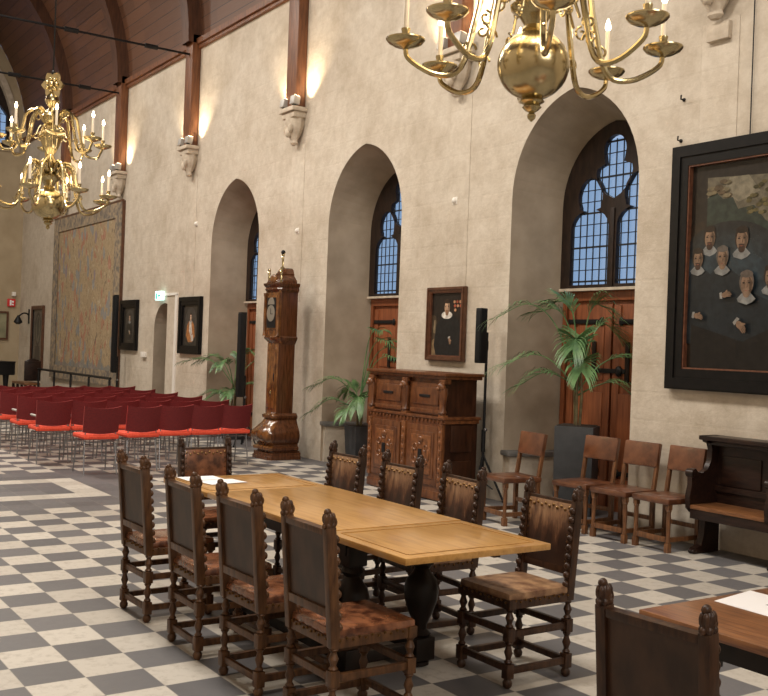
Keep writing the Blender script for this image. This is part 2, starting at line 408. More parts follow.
for q_, cx in enumerate(ARX):      # splayed reveals
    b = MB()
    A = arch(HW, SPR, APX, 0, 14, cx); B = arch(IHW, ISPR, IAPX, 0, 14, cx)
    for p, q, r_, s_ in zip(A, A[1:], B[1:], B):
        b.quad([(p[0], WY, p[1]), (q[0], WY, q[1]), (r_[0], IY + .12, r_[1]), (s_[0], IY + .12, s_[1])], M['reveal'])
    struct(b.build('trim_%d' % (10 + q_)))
b = MB()
A = roundarch(ND[0], ND[1], 1.89); B = roundarch(ND[0], ND[1] * .96, 1.88)
for p, q, r_, s_ in zip(A, A[1:], B[1:], B):
    b.quad([(p[0], WY, p[1]), (q[0], WY, q[1]), (r_[0], 6.6, r_[1]), (s_[0], 6.6, s_[1])], M['reveal'])
b.plate([B], 0, M['reveal'], onwall(0, 6.6, 0))
struct(b.build('trim_13'))
# end wall with a great pointed window
GW = (3.15, 2.42, 7.05, 6.9, 10.4)      # centre y, half width, sill, spring, apex
def pts_round(n=40, r=4.62): return [(1.3 + r * math.cos(PI * k / n), 7.2 + r * math.sin(PI * k / n)) for k in range(n + 1)]
outl = [(YO, 0), (WY, 0), (WY, 7.2)] + pts_round()[1:-1] + [(YO, 7.2)]
gw = arch(GW[1], 7.15, GW[4], 6.95, 14, GW[0])
b = MB(); b.plate([outl, gw], -.4, M['end_plaster'], onend(XE, 0, 0), side=M['stone']); struct(b.build('wall_left'))
b = MB(); b.plate([outl], .1, M['wall'], onend(XB, 0, 0)); struct(b.build('wall_right'))
b = MB(); b.box(((XE + XB) / 2, YO - .05, 3.6), (XB - XE, .1, 7.2), M['wall']); struct(b.build('wall_front'))
# barrel vault
b = MB(); P = pts_round(48)
for (y1, z1), (y2, z2) in zip(P, P[1:]):
    f = b.quad([(XE, y1, z1), (XB, y1, z1), (XB, y2, z2), (XE, y2, z2)], M['ceiling'])
for f in b.bm.faces: f.smooth = True
bmesh.ops.remove_doubles(b.bm, verts=b.bm.verts, dist=.001)
struct(b.build('ceiling'))
# wall plate under the vault: two stepped mouldings
b = MB(); b.box(((XE + XB) / 2, WY - .05, 7.23), (XB - XE, .10, .10), M['ceil_beam']); b.box(((XE + XB) / 2, WY - .03, 7.145), (XB - XE, .06, .06), M['ceil_beam'])
struct(b.build('trim_1'))

# windows in the niches: dark oak tracery, leaded panes; doors below
def foil_light(cx, z0, hw, spring, tip):
    """lancet light with a cusped (trefoil) head"""
    h = [(-hw, z0), (-hw, spring)]
    for k in range(1, 5): a = PI * (1 - k * .5 / 5); h.append((hw * math.cos(a) * .97, spring + hw * .62 * math.sin(a)))
    h.append((-hw * .56, spring + hw * .66))
    r = hw * .66; cz = spring + hw * 1.10
    for k in range(7): a = math.radians(212 - k * 122 / 6); h.append((r * math.cos(a), cz + r * (1.15 if math.sin(a) > 0 else 1.0) * math.sin(a)))
    return [(cx + x, z) for x, z in h] + [(cx - x, z) for x, z in reversed(h[:-1])]
def drop_light(cx, z0, hw, top):
    """head light: pointed below, shouldered, round lobe above"""
    pts = [(cx, z0)]
    for t in (.25, .5, .75, 1.0): pts.append((cx - hw * math.sin(t * PI / 2), z0 + (top - z0) * .42 * t ** 1.3))
    pts.append((cx - hw * .95, z0 + (top - z0) * .50)); pts.append((cx - hw * .52, z0 + (top - z0) * .56))
    rr = hw * .62; cz = top - rr
    for k in range(0, 7):
        a = math.radians(200 - k * 110 / 6); pts.append((cx + rr * math.cos(a), cz + rr * math.sin(a)))
    return pts + [(2 * cx - x, z) for x, z in reversed(pts[1:])]
for wi, cx in enumerate(ARX, 1):
    root = thing('window_%d' % wi, '', 'window'); del root['label'], root['category']; struct(root)
    outer = arch(IHW + .03, ISPR, IAPX + .03, SILL + .02, 14, cx)
    l1 = foil_light(cx - .345, SILL + .06, .285, 3.13, 0); l2 = foil_light(cx + .345, SILL + .06, .285, 3.13, 0); dr = drop_light(cx, 3.40, .265, 4.10)
    b = MB(); b.plate([outer, l1, l2, dr], .06, M['win_wood'], onwall(0, IY + .05, 0)); b.box((cx, IY - .012, (SILL + 3.3) / 2), (.07, .03, 3.3 - SILL), M['win_wood'], bev=.01)
    b.build('window_frame', root)
    b = MB(); b.box((cx, IY + .035, 3.25), (2 * IHW, .008, 1.62), M['glass']); b.build('pane', root)
    b = MB()
    for k in range(-7, 8): b.box((cx + k * .102, IY + .02, 3.25), (.009, .012, 1.62), M['lead'])
    for k in range(14): b.box((cx, IY + .02, SILL + .1 + k * .127), (2 * IHW, .012, .009 if k % 3 else .02), M['lead'])
    b.build('lead_grid', root)
    b = MB(); b.box((cx, IY + .02, SILL + .005), (2 * IHW, .16, .03), M['stone']); b.build('window_sill', root)
    # double doors
    dd = thing('door_%d' % wi, '', 'door'); del dd['label'], dd['category']; struct(dd)
    b = MB(); b.box((cx, IY + .08, SILL - .06), (2 * IHW, .13, .12), M['door_wood'], bev=.01); b.box((cx - IHW + .03, IY + .08, SILL / 2 - .06), (.06, .12, SILL - .12), M['door_wood']); b.box((cx + IHW - .03, IY + .08, SILL / 2 - .06), (.06, .12, SILL - .12), M['door_wood'])
    b.build('door_frame', dd)
    for sgn in (-1, 1):
        lx = cx + sgn * .345; b = MB()
        b.box((lx, IY + .08, 1.145), (.665, .05, 2.29), M['door_wood'], bev=.006)
        for zz, hh in ((1.72, .62), (.85, .86), (.25, .22)): b.box((lx - sgn * .03, IY + .05, zz), (.40, .02, hh), M['door_panel'], bev=.012)
        for xx in (-.27, .29): b.box((lx + xx, IY + .048, 1.14), (.1, .022, 2.2), M['door_wood'], bev=.006)
        leaf = b.build('door_leaf', dd)
        b = MB()
        for zz in (2.06, .42):
            b.box((lx + sgn * .06, IY + .028, zz), (.50, .014, .05), M['iron'], bev=.004); b.ball((lx - sgn * .2, IY + .026, zz), (.035, .012, .05), M['iron'])
        b.build('strap_hinge', leaf)
        b = MB(); b.box((lx - sgn * .1, IY + .03, 1.62), (.06, .016, .44), M['iron'] if False else M['win_wood'], bev=.006); b.build('grille_slot', leaf)
    b = MB(); b.box((cx - .02, IY + .03, 1.52), (.5, .03, .05), M['iron'], bev=.008); b.ball((cx + .14, IY + .015, 1.52), (.05, .03, .06), M['iron']); b.build('door_latch', dd)
    b = MB(); b.box((cx, IY + .2, 1.2), (2 * IHW, .04, 2.4), M['win_wood']); b.build('door_back', dd)

# great end-wall window
root = thing('window_4', '', 'window'); del root['label'], root['category']; struct(root)
cy = GW[0]; b = MB()
outer = arch(GW[1] + .02, 7.15, GW[4] + .02, 6.95, 14, cy); holes = []
for k in range(-2, 3):
    c0 = cy + k * .94
    holes.append([(c0 - .38, 7.1), (c0 - .38, 7.55 + (.9 - .28 * abs(k))), (c0, 8.05 + (.9 - .28 * abs(k))), (c0 + .38, 7.55 + (.9 - .28 * abs(k))), (c0 + .38, 7.1)])
for k in (-1.5, -.5, .5, 1.5):
    c0 = cy + k * .94; zc = 8.75 if abs(k) < 1 else 8.32; r0 = .30 if abs(k) < 1 else .22
    if abs(k) < 1: zc = 9.25
    holes.append([(c0 + r0 * math.cos(a * PI / 6), zc + r0 * math.sin(a * PI / 6)) for a in range(12)])
b.plate([outer] + [list(reversed(h)) for h in holes], .16, M['win_wood'], onend(XE - .3, 0, 0)); b.build('window_frame', root)
b = MB(); b.box((XE - .22, cy, 8.7), (.01, 2 * GW[1], 3.5), M['glass']); b.build('pane', root)
b = MB()
for k in range(-16, 17): b.box((XE - .21, cy + k * .15, 8.7), (.014, .012, 3.5), M['lead'])
for k in range(16): b.box((XE - .21, cy, 7.0 + k * .23), (.014, 2 * GW[1], .014), M['lead'])
b.build('lead_grid', root)
b = MB(); oa = arch(GW[1] + .16, 7.15, GW[4] + .2, 6.85, 14, cy); ia = arch(GW[1], 7.15, GW[4], 6.95, 14, cy)
b.plate([oa, ia], .05, M['stone'], onend(XE, 0, 0)); b.build('window_surround', root)

# white frame strip of the hatch beside the narrow doorway
b = MB(); b.box((ND[0] + .62, WY - .012, 1.28), (.10, .03, 2.56), M['white_paint']); b.box((ND[0] + .36, WY - .012, 2.575), (.62, .03, .05), M['white_paint']); b.box((ND[0] + .37, WY - .006, 1.26), (.40, .014, 2.52), M['wall'] ); 
o = b.build('trim_2'); struct(o)
# low stone ledges inside the niches, left reveals
for k, cx in enumerate(ARX[:2], 3):
    b = MB(); X = Matrix.Translation((cx - .80, 6.24, 0)) @ Matrix.Rotation(math.atan2(HW - IHW, IY - WY), 4, 'Z').inverted()
    b.box((0, 0, .26), (.14, .62, .52), M['wall'], X); b.box((.02, -.02, .55), (.22, .68, .06), M['stone_dark'], X, bev=.02)
    struct(b.build('trim_%d' % k))

for k, x in enumerate((.21, -3.54, -7.56, -11.58)):
    b = MB(); b.box((x, WY - .0035, 3.55), (.40, .007, 2.4), M['wall'], bev=.003); struct(b.build('trim_%d' % (20 + k)))
# ------------------------------------------------------------------ roof ribs, corbels, floodlights, tie rods
PX = [.21, -3.54, -7.56, -11.58, -15.40, -19.4]
WHERE = ['above the group portrait', 'between the two right arches', 'above the longcase clock', 'above the orange-dressed oval portrait', 'at the right tapestry edge', 'behind the far chandelier']
for k, x in enumerate(PX):
    t = thing('roof_rib', 'brown timber post with curved roof rib ' + WHERE[k], 'roof rib', (x, WY, 5.2), 0, 'timber roof ribs')
    b = MB(); b.box((0, -.09, 1.06), (.32, .17, 2.2), M['ceil_beam'], bev=.012); b.build('wall_post', t)
    b = MB(); n = 40; R1, R2 = 4.64, 4.36
    prev = None
    rings = []
    for i in range(n + 1):
        a = PI * i / n
        rings.append([b.bm.verts.new((dx, 1.3 + r * math.cos(a) - WY, 7.2 + r * math.sin(a) - 5.2)) for dx, r in ((-.16, R1), (.16, R1), (.16, R2), (-.16, R2))])
    fs = []
    for A, B in zip(rings, rings[1:]):
        for q in range(4): fs.append(b.bm.faces.new((A[q], A[(q + 1) % 4], B[(q + 1) % 4], B[q])))
    b._fin(fs, M['rib'], False); b.build('curved_rib', t)
    t = thing('stone_corbel', 'carved grey stone corbel ' + WHERE[k], 'corbel', (x, WY, 4.74), 0, 'stone corbels')
    b = MB(); b.box((0, -.13, .52), (.46, .26, .07), M['stone'], bev=.015); b.box((0, -.11, .44), (.40, .22, .09), M['stone'], bev=.02); b.build('abacus', t)
    b = MB(); b.lathe([(.05, 0), (.08, .03), (.07, .07), (.12, .14), (.17, .22), (.2, .32), (.19, .40)], M['stone'], 10, off=(0, -.09, 0), sy=.72)
    for sx in (-.07, .07): b.ball((sx, -.2, .24), (.05, .04, .07), M['stone'])
    b.ball((0, -.2, .18), (.06, .05, .08), M['stone']); b.build('carved_head', t)
    if k == 0: b = MB(); b.box((0, -.03, -.10), (.24, .06, .16), M['stone'], bev=.01); b.build('base_block', t)
    for sgn in (-1, 1):
        side = 'right' if sgn > 0 else 'left'
        f = thing('floodlight', 'small grey floodlight on the %s side of the corbel %s' % (side, WHERE[k]), 'floodlight', (x + sgn * .16, WY - .20, 5.30), 0, 'floodlights on the corbels')
        b = MB(); X = Matrix.Rotation(-.15, 4, 'X'); b.box((0, 0, .085), (.13, .11, .13), M['flood'], X, bev=.008)
        b.build('housing', f)
        b = MB(); b.box((0, 0, .153), (.10, .085, .006), M['lamp_glow'], X); b.build('lens', f)
        b = MB(); b.box((0, .0, .015), (.05, .05, .03), M['iron']); b.build('bracket', f)
        if x < 6:
            d = bpy.data.lights.new('floodlight_beam', 'SPOT'); d.energy = 75; d.color = (1, .78, .50); d.spot_size = math.radians(85); d.spot_blend = .8; d.shadow_soft_size = .05
            lo = bpy.data.objects.new('floodlight_beam', d); COL.objects.link(lo); lo.location = (x + sgn * .27, WY - .18, 5.40)
            lo.rotation_euler = Vector((sgn * .25, .45, .75)).to_track_quat('-Z', 'Y').to_euler()
for k in (2, 3, 4):
    x = PX[k] + .02
    b = MB(); b.tube([(x, YO, 7.0), (x, WY - .05, 7.0)], .022, M['iron'], 6)
    for y in (3.55, 5.0): b.tube([(x, y - .12, 7.0), (x, y + .12, 7.0)], .045, M['iron'], 8)
    b.ball((x, WY - .1, 7.0), .05, M['iron'])
    tag(b.build('tie_rod'), 'black iron tie rod from the post ' + WHERE[k], 'tie rod', 'iron tie rods')

# ------------------------------------------------------------------ chandeliers
def lerp_path(pts, n=14):
    """Catmull-Rom through pts"""
    P = [Vector(p) for p in pts]; P = [P[0] * 2 - P[1]] + P + [P[-1] * 2 - P[-2]]; res = []
    for i in range(1, len(P) - 2):
        for k in range(n):
            t = k / n; p0, p1, p2, p3 = P[i - 1:i + 3]
            res.append(.5 * ((2 * p1) + (-p0 + p2) * t + (2 * p0 - 5 * p1 + 4 * p2 - p3) * t * t + (-p0 + 3 * p1 - 3 * p2 + p3) * t ** 3))
    res.append(P[-2]); return res
def make_chandelier(loc, label, a_off):
    t = thing('chandelier', label, 'chandelier', loc, 0, 'brass chandeliers')      # origin at the centre of the ball
    b = MB(); b.ball((0, 0, 0), (.164, .164, .156), M['brass'], u=32, v=20); b.build('ball', t)
    b = MB(); b.lathe([(.03, -.14), (.05, -.155), (.058, -.165), (.035, -.18), (.045, -.19), (.03, -.205), (.012, -.215), (.02, -.225), (.018, -.24), (.004, -.255)], M['brass'], 14); b.build('pendant_knob', t)
    b = MB(); b.lathe([(.04, .14), (.06, .16), (.045, .18), (.07, .22), (.11, .25), (.115, .27), (.07, .30), (.05, .33), (.09, .37), (.10, .40), (.05, .45), (.035, .49), (.06, .53), (.085, .58), (.10, .63), (.13, .67), (.13, .69), (.06, .73), (.05, .77), (.10, .82), (.115, .86), (.05, .92), (.03, .95), (.06, .99), (.075, 1.02), (.06, 1.06), (.03, 1.09), (.02, 1.12)], M['brass'], 18); b.build('baluster_stem', t)
    b = MB(); pr = []
    for k in range(24):   # pierced crest plate on top
        a = 2 * PI * k / 24; r = .105 + .018 * math.cos(6 * a); pr.append((r * math.cos(a), r * 1.12 * math.sin(a)))
    X = Matrix(((.77, 0, .64, 0), (.64, 0, -.77, 0), (0, 1, 0, 1.18), (0, 0, 0, 1)))
    b.plate([pr], .03, M['brass'], X @ Matrix.Translation((0, 0, -.015)))
    for k in range(7): a = 2 * PI * k / 7; b.ball((.055 * math.cos(a), .055 * math.sin(a), .02), .022, M['brass'], X, 8, 6)
    b.ball((0, 0, .02), .03, M['brass'], X); b.build('crest', t)
    b = MB(); b.tube([(0, 0, 1.28), (0, 0, 11.82 - loc[2] - .3)], .008, M['iron'], 6)
    b.ball((0, 0, 1.3), .02, M['iron']); b.build('hanging_rod', t)
    for tier, (R, zb, zp, n, s) in enumerate(((.585, .32, .085, 8, 1.0), (.50, .84, .62, 8, .85))):
        for k in range(n):
            a = a_off + 2 * PI * k / n + (0 if tier == 0 else PI / 8); X = Matrix.Rotation(a, 4, 'Z')
            b = MB(); z0 = zb
            path = lerp_path([(.07, 0, z0), (.15, 0, z0 + .09 * s), (.235, 0, z0 + .04 * s), (.265, 0, z0 - .10 * s), (.33, 0, zp - .105 * s), (.44, 0, zp - .14 * s), (R - .02, 0, zp - .075 * s), (R, 0, zp - .012)], 5)
            b.tube(path, [.0165 - .005 * i / len(path) for i in range(len(path))], M['brass'], 8, X)
            for c0, r0, dr in (((.17, z0 + .03 * s), .045, 1), ((.30, zp - .02 * s), .038, -1)):   # scrolls
                b.tube([(c0[0] + dr * r0 * math.cos(q * .55) * (1 - q * .06), 0, c0[1] + r0 * math.sin(q * .55) * (1 - q * .06)) for q in range(12)], .006, M['brass'], 6, X)
            arm = b.build('arm', t)
            b = MB(); b.lathe([(.012, -.03), (.022, -.022), (.05, -.016), (.078, -.002), (.090, .012), (.090, .018), (.07, .012), (.025, .008), (.014, .02), (.024, .026), (.015, .036), (.021, .06), (.021, .066)], M['brass'], 18, X, (R, 0, zp)); b.build('drip_pan', arm)
            b = MB(); b.lathe([(.0125, 0), (.0125, .15), (.011, .155)], M['candle'], 10, X, (R, 0, zp + .06)); b.build('candle', arm)
            b = MB(); b.lathe([(.006, 0), (.014, .014), (.012, .034), (.003, .060)], M['flame'], 8, X, (R, 0, zp + .215)); b.build('flame_bulb', arm)
    # flat scroll ornaments round the stem
    for k in range(8):
        a = a_off + 2 * PI * k / 8 + PI / 8; X = Matrix.Rotation(a, 4, 'Z')
        for z0, s in ((.20, 1.55), (.31, 1.1), (.68, .9)):
            b = MB()
            b.tube([(.05 + .10 * s * (q / 13), 0, z0 + .1 * s * math.sin(q / 13 * PI)) for q in range(14)], .007, M['brass'], 6, X)
            b.tube([(.16 * s + .035 * math.cos(q * .6 + 1.6) * (1 - q * .06), 0, z0 - .02 + .035 * math.sin(q * .6 + 1.6) * (1 - q * .06)) for q in range(12)], .006, M['brass'], 6, X)
            b.build('scroll_ornament', t)
    for zl, e in ((.36, 26), (.86, 18)):
        d = bpy.data.lights.new('candle_light', 'POINT'); d.energy = e; d.color = (1, .74, .42); d.shadow_soft_size = .45
        lo = bpy.data.objects.new('candle_light', d); COL.objects.link(lo); lo.location = (loc[0], loc[1], loc[2] + zl)
    return t
make_chandelier((-4.06, 1.19, 2.985), 'far brass chandelier, whole, with two tiers of candles and a crest', math.radians(12))
make_chandelier((2.66, 1.47, 2.99), 'near brass chandelier cut off by the top edge, large polished ball above the table', math.radians(10))

# ------------------------------------------------------------------ carved side chairs
def turned(z0, z1, r):
    h = z1 - z0; return [(r * .75, z0), (r * 1.05, z0 + .08 * h), (r * .62, z0 + .2 * h), (r * .7, z0 + .28 * h), (r * 1.1, z0 + .5 * h), (r * .7, z0 + .72 * h), (r * .62, z0 + .8 * h), (r * 1.05, z0 + .92 * h), (r * .75, z1)]
def make_carved_chair(label, group, wood, seat_m, front_m):
    t = thing('carved_chair', label, 'chair', (0, 0, 0), 0, group); wd = M[wood]
    def leg_column(b, x, y):
        b.lathe([(.014, 0), (.024, .012), (.026, .03), (.014, .05)], wd, 10, off=(x, y, 0))
        b.box((x, y, .085), (.046, .046, .075), wd, bev=.005)
        b.lathe(turned(.122, .235, .021), wd, 10, off=(x, y, 0))
        b.box((x, y, .268), (.046, .046, .07), wd, bev=.005)
        b.lathe(turned(.302, .40, .021), wd, 10, off=(x, y, 0))
    for sx in (-1, 1):
        b = MB(); leg_column(b, sx * .185, .20); b.box((sx * .185, .20, .42), (.046, .046, .05), wd, bev=.004); b.build('front_leg', t)
        b = MB(); leg_column(b, sx * .185, -.20)
        # stile raked backwards, leaning from y=-.20 to -.27
        X = Matrix.Translation((sx * .185, -.20, .40)) @ Matrix.Rotation(.085, 4, 'X') @ Matrix.Diagonal((1, 1, 1.012, 1))
        b.box((0, 0, .255), (.039, .048, .51), wd, X, bev=.004)
        for k in range(9): b.ball((-.0, .03, .08 + k * .047), (.018, .016, .019), wd, X, 8, 6)
        st = b.build('stile', t)
        b = MB()
        b.ball((0, 0, .535), (.021, .028, .044), wd, X, 10, 8)
        for k in range(6):
            a = k * PI / 3
            b.ball((.013 * math.cos(a), .02 * math.sin(a), .548), (.010, .013, .024), wd, X, 7, 5); b.ball((.016 * math.cos(a + .5), .024 * math.sin(a + .5), .518), (.009, .011, .014), wd, X, 7, 5)
        b.ball((0, .024, .53), (.014, .016, .022), wd, X, 8, 6); b.ball((0, -.006, .576), (.013, .018, .015), wd, X, 8, 6)
        b.build('carved_finial', st)
    X = Matrix.Translation((0, -.20, .40)) @ Matrix.Rotation(.085, 4, 'X') @ Matrix.Diagonal((1, 1, 1.012, 1))
    b = MB(); b.box((0, -.004, .325), (.335, .012, .33), M['back_cloth'], X)
    b.box((0, .006, .325), (.33, .02, .33), M[front_m], X, bev=.008)
    n = 11
    for k in range(n): b.ball((-.15 + .30 * k / (n - 1), .018, .468 - .012 * (k % 2)), (.009, .006, .009), M['nail'], X, 7, 5)
    for k in range(8):
        for sx in (-1, 1): b.ball((sx * .152, .016, .19 + k * .034), (.006, .005, .006), M['nail_dark'], X, 6, 4)
    b.build('back_panel', t)
    b = MB(); b.box((0, -.004, .49), (.33, .036, .028), wd, X, bev=.004); b.build('top_rail', t)
    b = MB(); b.box((0, -.004, .145), (.33, .036, .04), wd, X, bev=.004); b.build('lower_back_rail', t)
    b = MB(); b.box((0, .005, .452), (.40, .43, .05), M[seat_m], bev=.02)
    b.ball((0, .01, .468), (.18, .19, .022), M[seat_m], u=16, v=8); b.build('seat', t)
    b = MB()
    for (cx, cy_, dx, dy) in ((0, .205, .37, .032), (0, -.2, .33, .03), (-.187, 0, .032, .42), (.187, 0, .032, .42)): b.box((cx, cy_, .418), (dx, dy, .045), wd, bev=.004)
    for k in range(12):
        for (px, py) in ((-.18 + .36 * k / 11, .224), (-.18 + .36 * k / 11, -.217), (-.205, -.18 + .36 * k / 11), (.205, -.18 + .36 * k / 11)): b.ball((px, py, .43 + .008 * (k % 2)), .0075, M['nail_dark'], None, 6, 4)
    b.build('seat_rail', t)
    for z, hh in ((.085, .034), (.268, .034)):
        for sx in (-1, 1): b = MB(); b.box((sx * .185, 0, z), (.026, .36, hh), wd, bev=.005); b.build('side_stretcher', t)
        b = MB(); b.box((0, .20, z + .012), (.33, .024, hh), wd, bev=.005); b.build('front_stretcher', t)
        b = MB(); b.box((0, -.20, z), (.33, .024, hh), wd, bev=.005); b.build('back_stretcher', t)
    return t
GN = 'carved chairs along the near side of the table'
near = make_carved_chair('', GN, 'chair_wood_light', 'leather', 'leather')
NEAR = [(.19, .815, .02, 'carved chair with its back to us, leftmost of the four along the near table side'),
        (.99, .80, -.02, 'carved chair with its back to us, second from the left along the near table side'),
        (1.64, .815, .02, 'carved chair with its back to us, third from the left along the near table side'),
        (2.275, .84, 0, 'carved chair with its back to us, rightmost of four, shiny brown seat in view')]
for i, (x, y, rz, lb) in enumerate(NEAR):
    if i == 0: near.location = (x, y, 0); near.rotation_euler = (0, 0, rz); near['label'] = lb
    else: dup(near, (x, y, 0), rz, lb)
GF = 'carved chairs along the wall side of the table'
FAR = [(-.01, 2.0, PI + .05, 'dark hide-backed carved chair behind the table, leftmost of the four there'),
       (.64, 2.02, PI + .03, 'carved chair with bristly tan hide back behind the table, in front of the cabinet doors'),
       (1.27, 2.02, PI - .06, 'dark hide-backed carved chair behind the table, in front of the tripod stand'),
       (2.115, 1.97, PI, 'carved chair by the right table end, scuffed hide seat, all legs in view')]
farc = make_carved_chair('', GF, 'chair_wood', 'hide_seat', 'hide')
for i, (x, y, rz, lb) in enumerate(FAR):
    if i == 0: farc.location = (x, y, 0); farc.rotation_euler = (0, 0, rz); farc['label'] = lb
    else: dup(farc, (x, y, 0), rz, lb)
endc = make_carved_chair('carved chair at the far end of the table with red-brown leather back facing us', 'carved chairs at the table ends', 'chair_wood', 'leather', 'leather')
endc.location = (-.50, 1.46, 0); endc.rotation_euler = (0, 0, -PI / 2)
nr = make_carved_chair('dark carved chair cut off by the bottom edge, at the table with printed sheet', 'carved chairs at the second table', 'chair_wood', 'leather', 'leather')
nr.location = (4.085, .97, 0); nr.rotation_euler = (0, 0, math.radians(4))

# ------------------------------------------------------------------ main table
t = thing('draw_leaf_table', 'long golden oak draw-leaf table with dark bulbous legs, carved chairs on all sides', 'table', (1.165, 1.365, 0))
TL, TW, TZ = 2.82, .86, .772
b = MB(); b.box((0, 0, TZ - .017), (1.38, TW, .034), M['tabletop'], bev=.006); b.build('tabletop', t)
for sx in (-1, 1):
    b = MB(); b.box((sx * 1.04, 0, TZ - .019), (.69, TW, .032), M['tabletop'], bev=.006)
    # mitred border strips of the leaf
    for sy in (-1, 1): b.box((sx * 1.04, sy * (TW / 2 - .06), TZ - .0015), (.56, .012, .002), M['table_inlay'])
    for dx in (-.28, .28): b.box((sx * 1.04 + dx, 0, TZ - .0015), (.012, TW - .12, .002), M['table_inlay'])
    b.build('draw_leaf', t)
for sy in (-1, 1): b = MB(); b.box((0, sy * .26, TZ - .09), (1.32, .04, .11), M['table_dark'], bev=.006); b.build('apron', t)
for sx in (-1, 1):
    b = MB(); b.box((sx * .64, 0, TZ - .09), (.04, .48, .11), M['table_dark'], bev=.006); b.build('apron', t)
    for sy in (-1, 1): b = MB(); b.box((sx * .95, sy * .2, TZ - .055), (.62, .04, .04), M['table_dark']); b.build('leaf_bearer', t)
for sx in (-1, 1):
    for sy in (-1, 1):
        b = MB(); X = Matrix.Translation((sx * .635, sy * .22, 0))
        b.box((0, 0, .10), (.12, .12, .12), M['table_dark'], X, bev=.008); b.lathe([(.03, 0), (.055, .012), (.055, .03), (.03, .042)], M['table_dark'], 12, X)
        b.lathe([(.05, .16), (.06, .175), (.035, .20), (.04, .23), (.07, .30), (.09, .36), (.094, .41), (.082, .46), (.05, .50), (.04, .52), (.06, .545), (.05, .57), (.055, .58)], M['table_dark'], 16, X)
        b.box((0, 0, .625), (.11, .11, .10), M['table_dark'], X, bev=.008); b.build('leg', t)
for sx in (-1, 1): b = MB(); b.box((sx * .635, 0, .10), (.06, .36, .06), M['table_dark'], bev=.006); b.build('stretcher', t)
for sy in (-1, 1): b = MB(); b.box((0, sy * .22, .10), (1.18, .06, .06), M['table_dark'], bev=.006); b.build('stretcher', t)
def sheet(name, pts, z, label, marks, grp):
    b = MB(); b.plate([pts], .0012, M['paper'], Matrix.Translation((0, 0, z)))
    for q in marks: b.plate([q], .0003, M['ink'], Matrix.Translation((0, 0, z + .0013)))
    return tag(b.build(name), label, 'paper', grp)
sheet('paper_sheet', [(-.20, 1.02), (-.02, 1.02), (-.02, 1.28), (-.20, 1.28)], TZ + .0006, 'white paper sheet on the golden table behind the second near chair', [], 'papers on the golden table')
sheet('paper_sheet', [(.0, 1.06), (.20, 1.09), (.16, 1.36), (-.015, 1.33)], TZ + .0006, 'white paper sheet on the golden table, the nearer of two at its far end', [], 'papers on the golden table')

# ------------------------------------------------------------------ second table with printed sheet
t = thing('oak_side_table', 'brown oak table cut off at the lower right, printed white sheet on it', 'table', (4.42, 1.64, 0))
b = MB(); b.box((0, 0, .755), (1.60, .86, .03), M['table2_wood'], bev=.005); b.build('tabletop', t)
b = MB(); b.box((0, 0, .69), (1.36, .66, .09), M['table_dark'], bev=.006); b.build('apron', t)
for sx in (-1, 1):
    for sy in (-1, 1):
        b = MB(); X = Matrix.Translation((sx * .62, sy * .28, 0)); b.box((0, 0, .10), (.10, .10, .12), M['table_dark'], X, bev=.008); b.lathe([(.03, 0), (.05, .015), (.03, .04)], M['table_dark'], 12, X)
        b.lathe([(.045, .16), (.03, .2), (.075, .33), (.085, .4), (.04, .5), (.05, .55), (.045, .6)], M['table_dark'], 14, X); b.box((0, 0, .635), (.09, .09, .08), M['table_dark'], X, bev=.006); b.build('leg', t)

# ------------------------------------------------------------------ row of leather chairs along the wall
def make_row_chair():
    t = thing('leather_chair', '', 'chair', (0, 0, 0), 0, 'leather chairs along the wall'); wd = M['row_wood']
    for sx in (-1, 1):
        b = MB(); x = sx * .185
        b.box((x, .19, .04), (.046, .046, .08), wd, bev=.004); b.lathe([(.02, .08), (.024, .1), (.017, .13), (.021, .3), (.018, .345), (.025, .36), (.02, .375)], wd, 10, off=(x, .19, 0)); b.box((x, .19, .395), (.044, .044, .05), wd, bev=.004); b.build('front_leg', t)
        b = MB(); b.box((x, -.19, .21), (.04, .04, .42), wd, bev=.004)
        X = Matrix.Translation((x, -.19, .42)) @ Matrix.Rotation(.16, 4, 'X'); b.box((0, 0, .235), (.034, .034, .47), wd, X, bev=.004); b.build('rear_leg', t)
        b = MB(); b.box((x, 0, .11), (.03, .34, .04), wd, bev=.004); b.build('side_stretcher', t)
    b = MB(); b.box((0, .19, .11), (.33, .03, .045), wd, bev=.004); b.build('front_stretcher', t)
    b = MB(); b.box((0, -.19, .2), (.33, .026, .04), wd, bev=.004); b.build('back_stretcher', t)
    b = MB(); b.box((0, .005, .44), (.43, .45, .055), M['leather_row'], bev=.022); b.ball((0, .01, .458), (.19, .2, .025), M['leather_row'], u=16, v=8); b.build('seat', t)
    X = Matrix.Translation((0, -.19, .42)) @ Matrix.Rotation(.16, 4, 'X')
    b = MB(); b.box((0, .004, .36), (.405, .05, .23), M['leather_row'], X, bev=.018)
    for k in range(14): b.ball((-.19 + .38 * k / 13, .028, .262), .005, M['nail_dark'], X, 6, 4)
    b.build('back_pad', t)
    return t
rc = make_row_chair()
ROW = [(-1.46, 5.08, PI - .12, 'leather chair standing alone left of the grey planter, turned slightly sideways'),
       (-.875, 5.50, PI + .08, 'leather chair right of the grey planter, first of the three standing together'),
       (-.37, 5.50, PI + .04, 'leather chair in the middle of the three between planter and dark bench'),
       (.11, 5.54, PI - .02, 'leather chair directly left of the dark bench, scuffed back pad')]
for i, (x, y, rz, lb) in enumerate(ROW):
    if i == 0: rc.location = (x, y, 0); rc.rotation_euler = (0, 0, rz); rc['label'] = lb
    else: dup(rc, (x, y, 0), rz, lb)

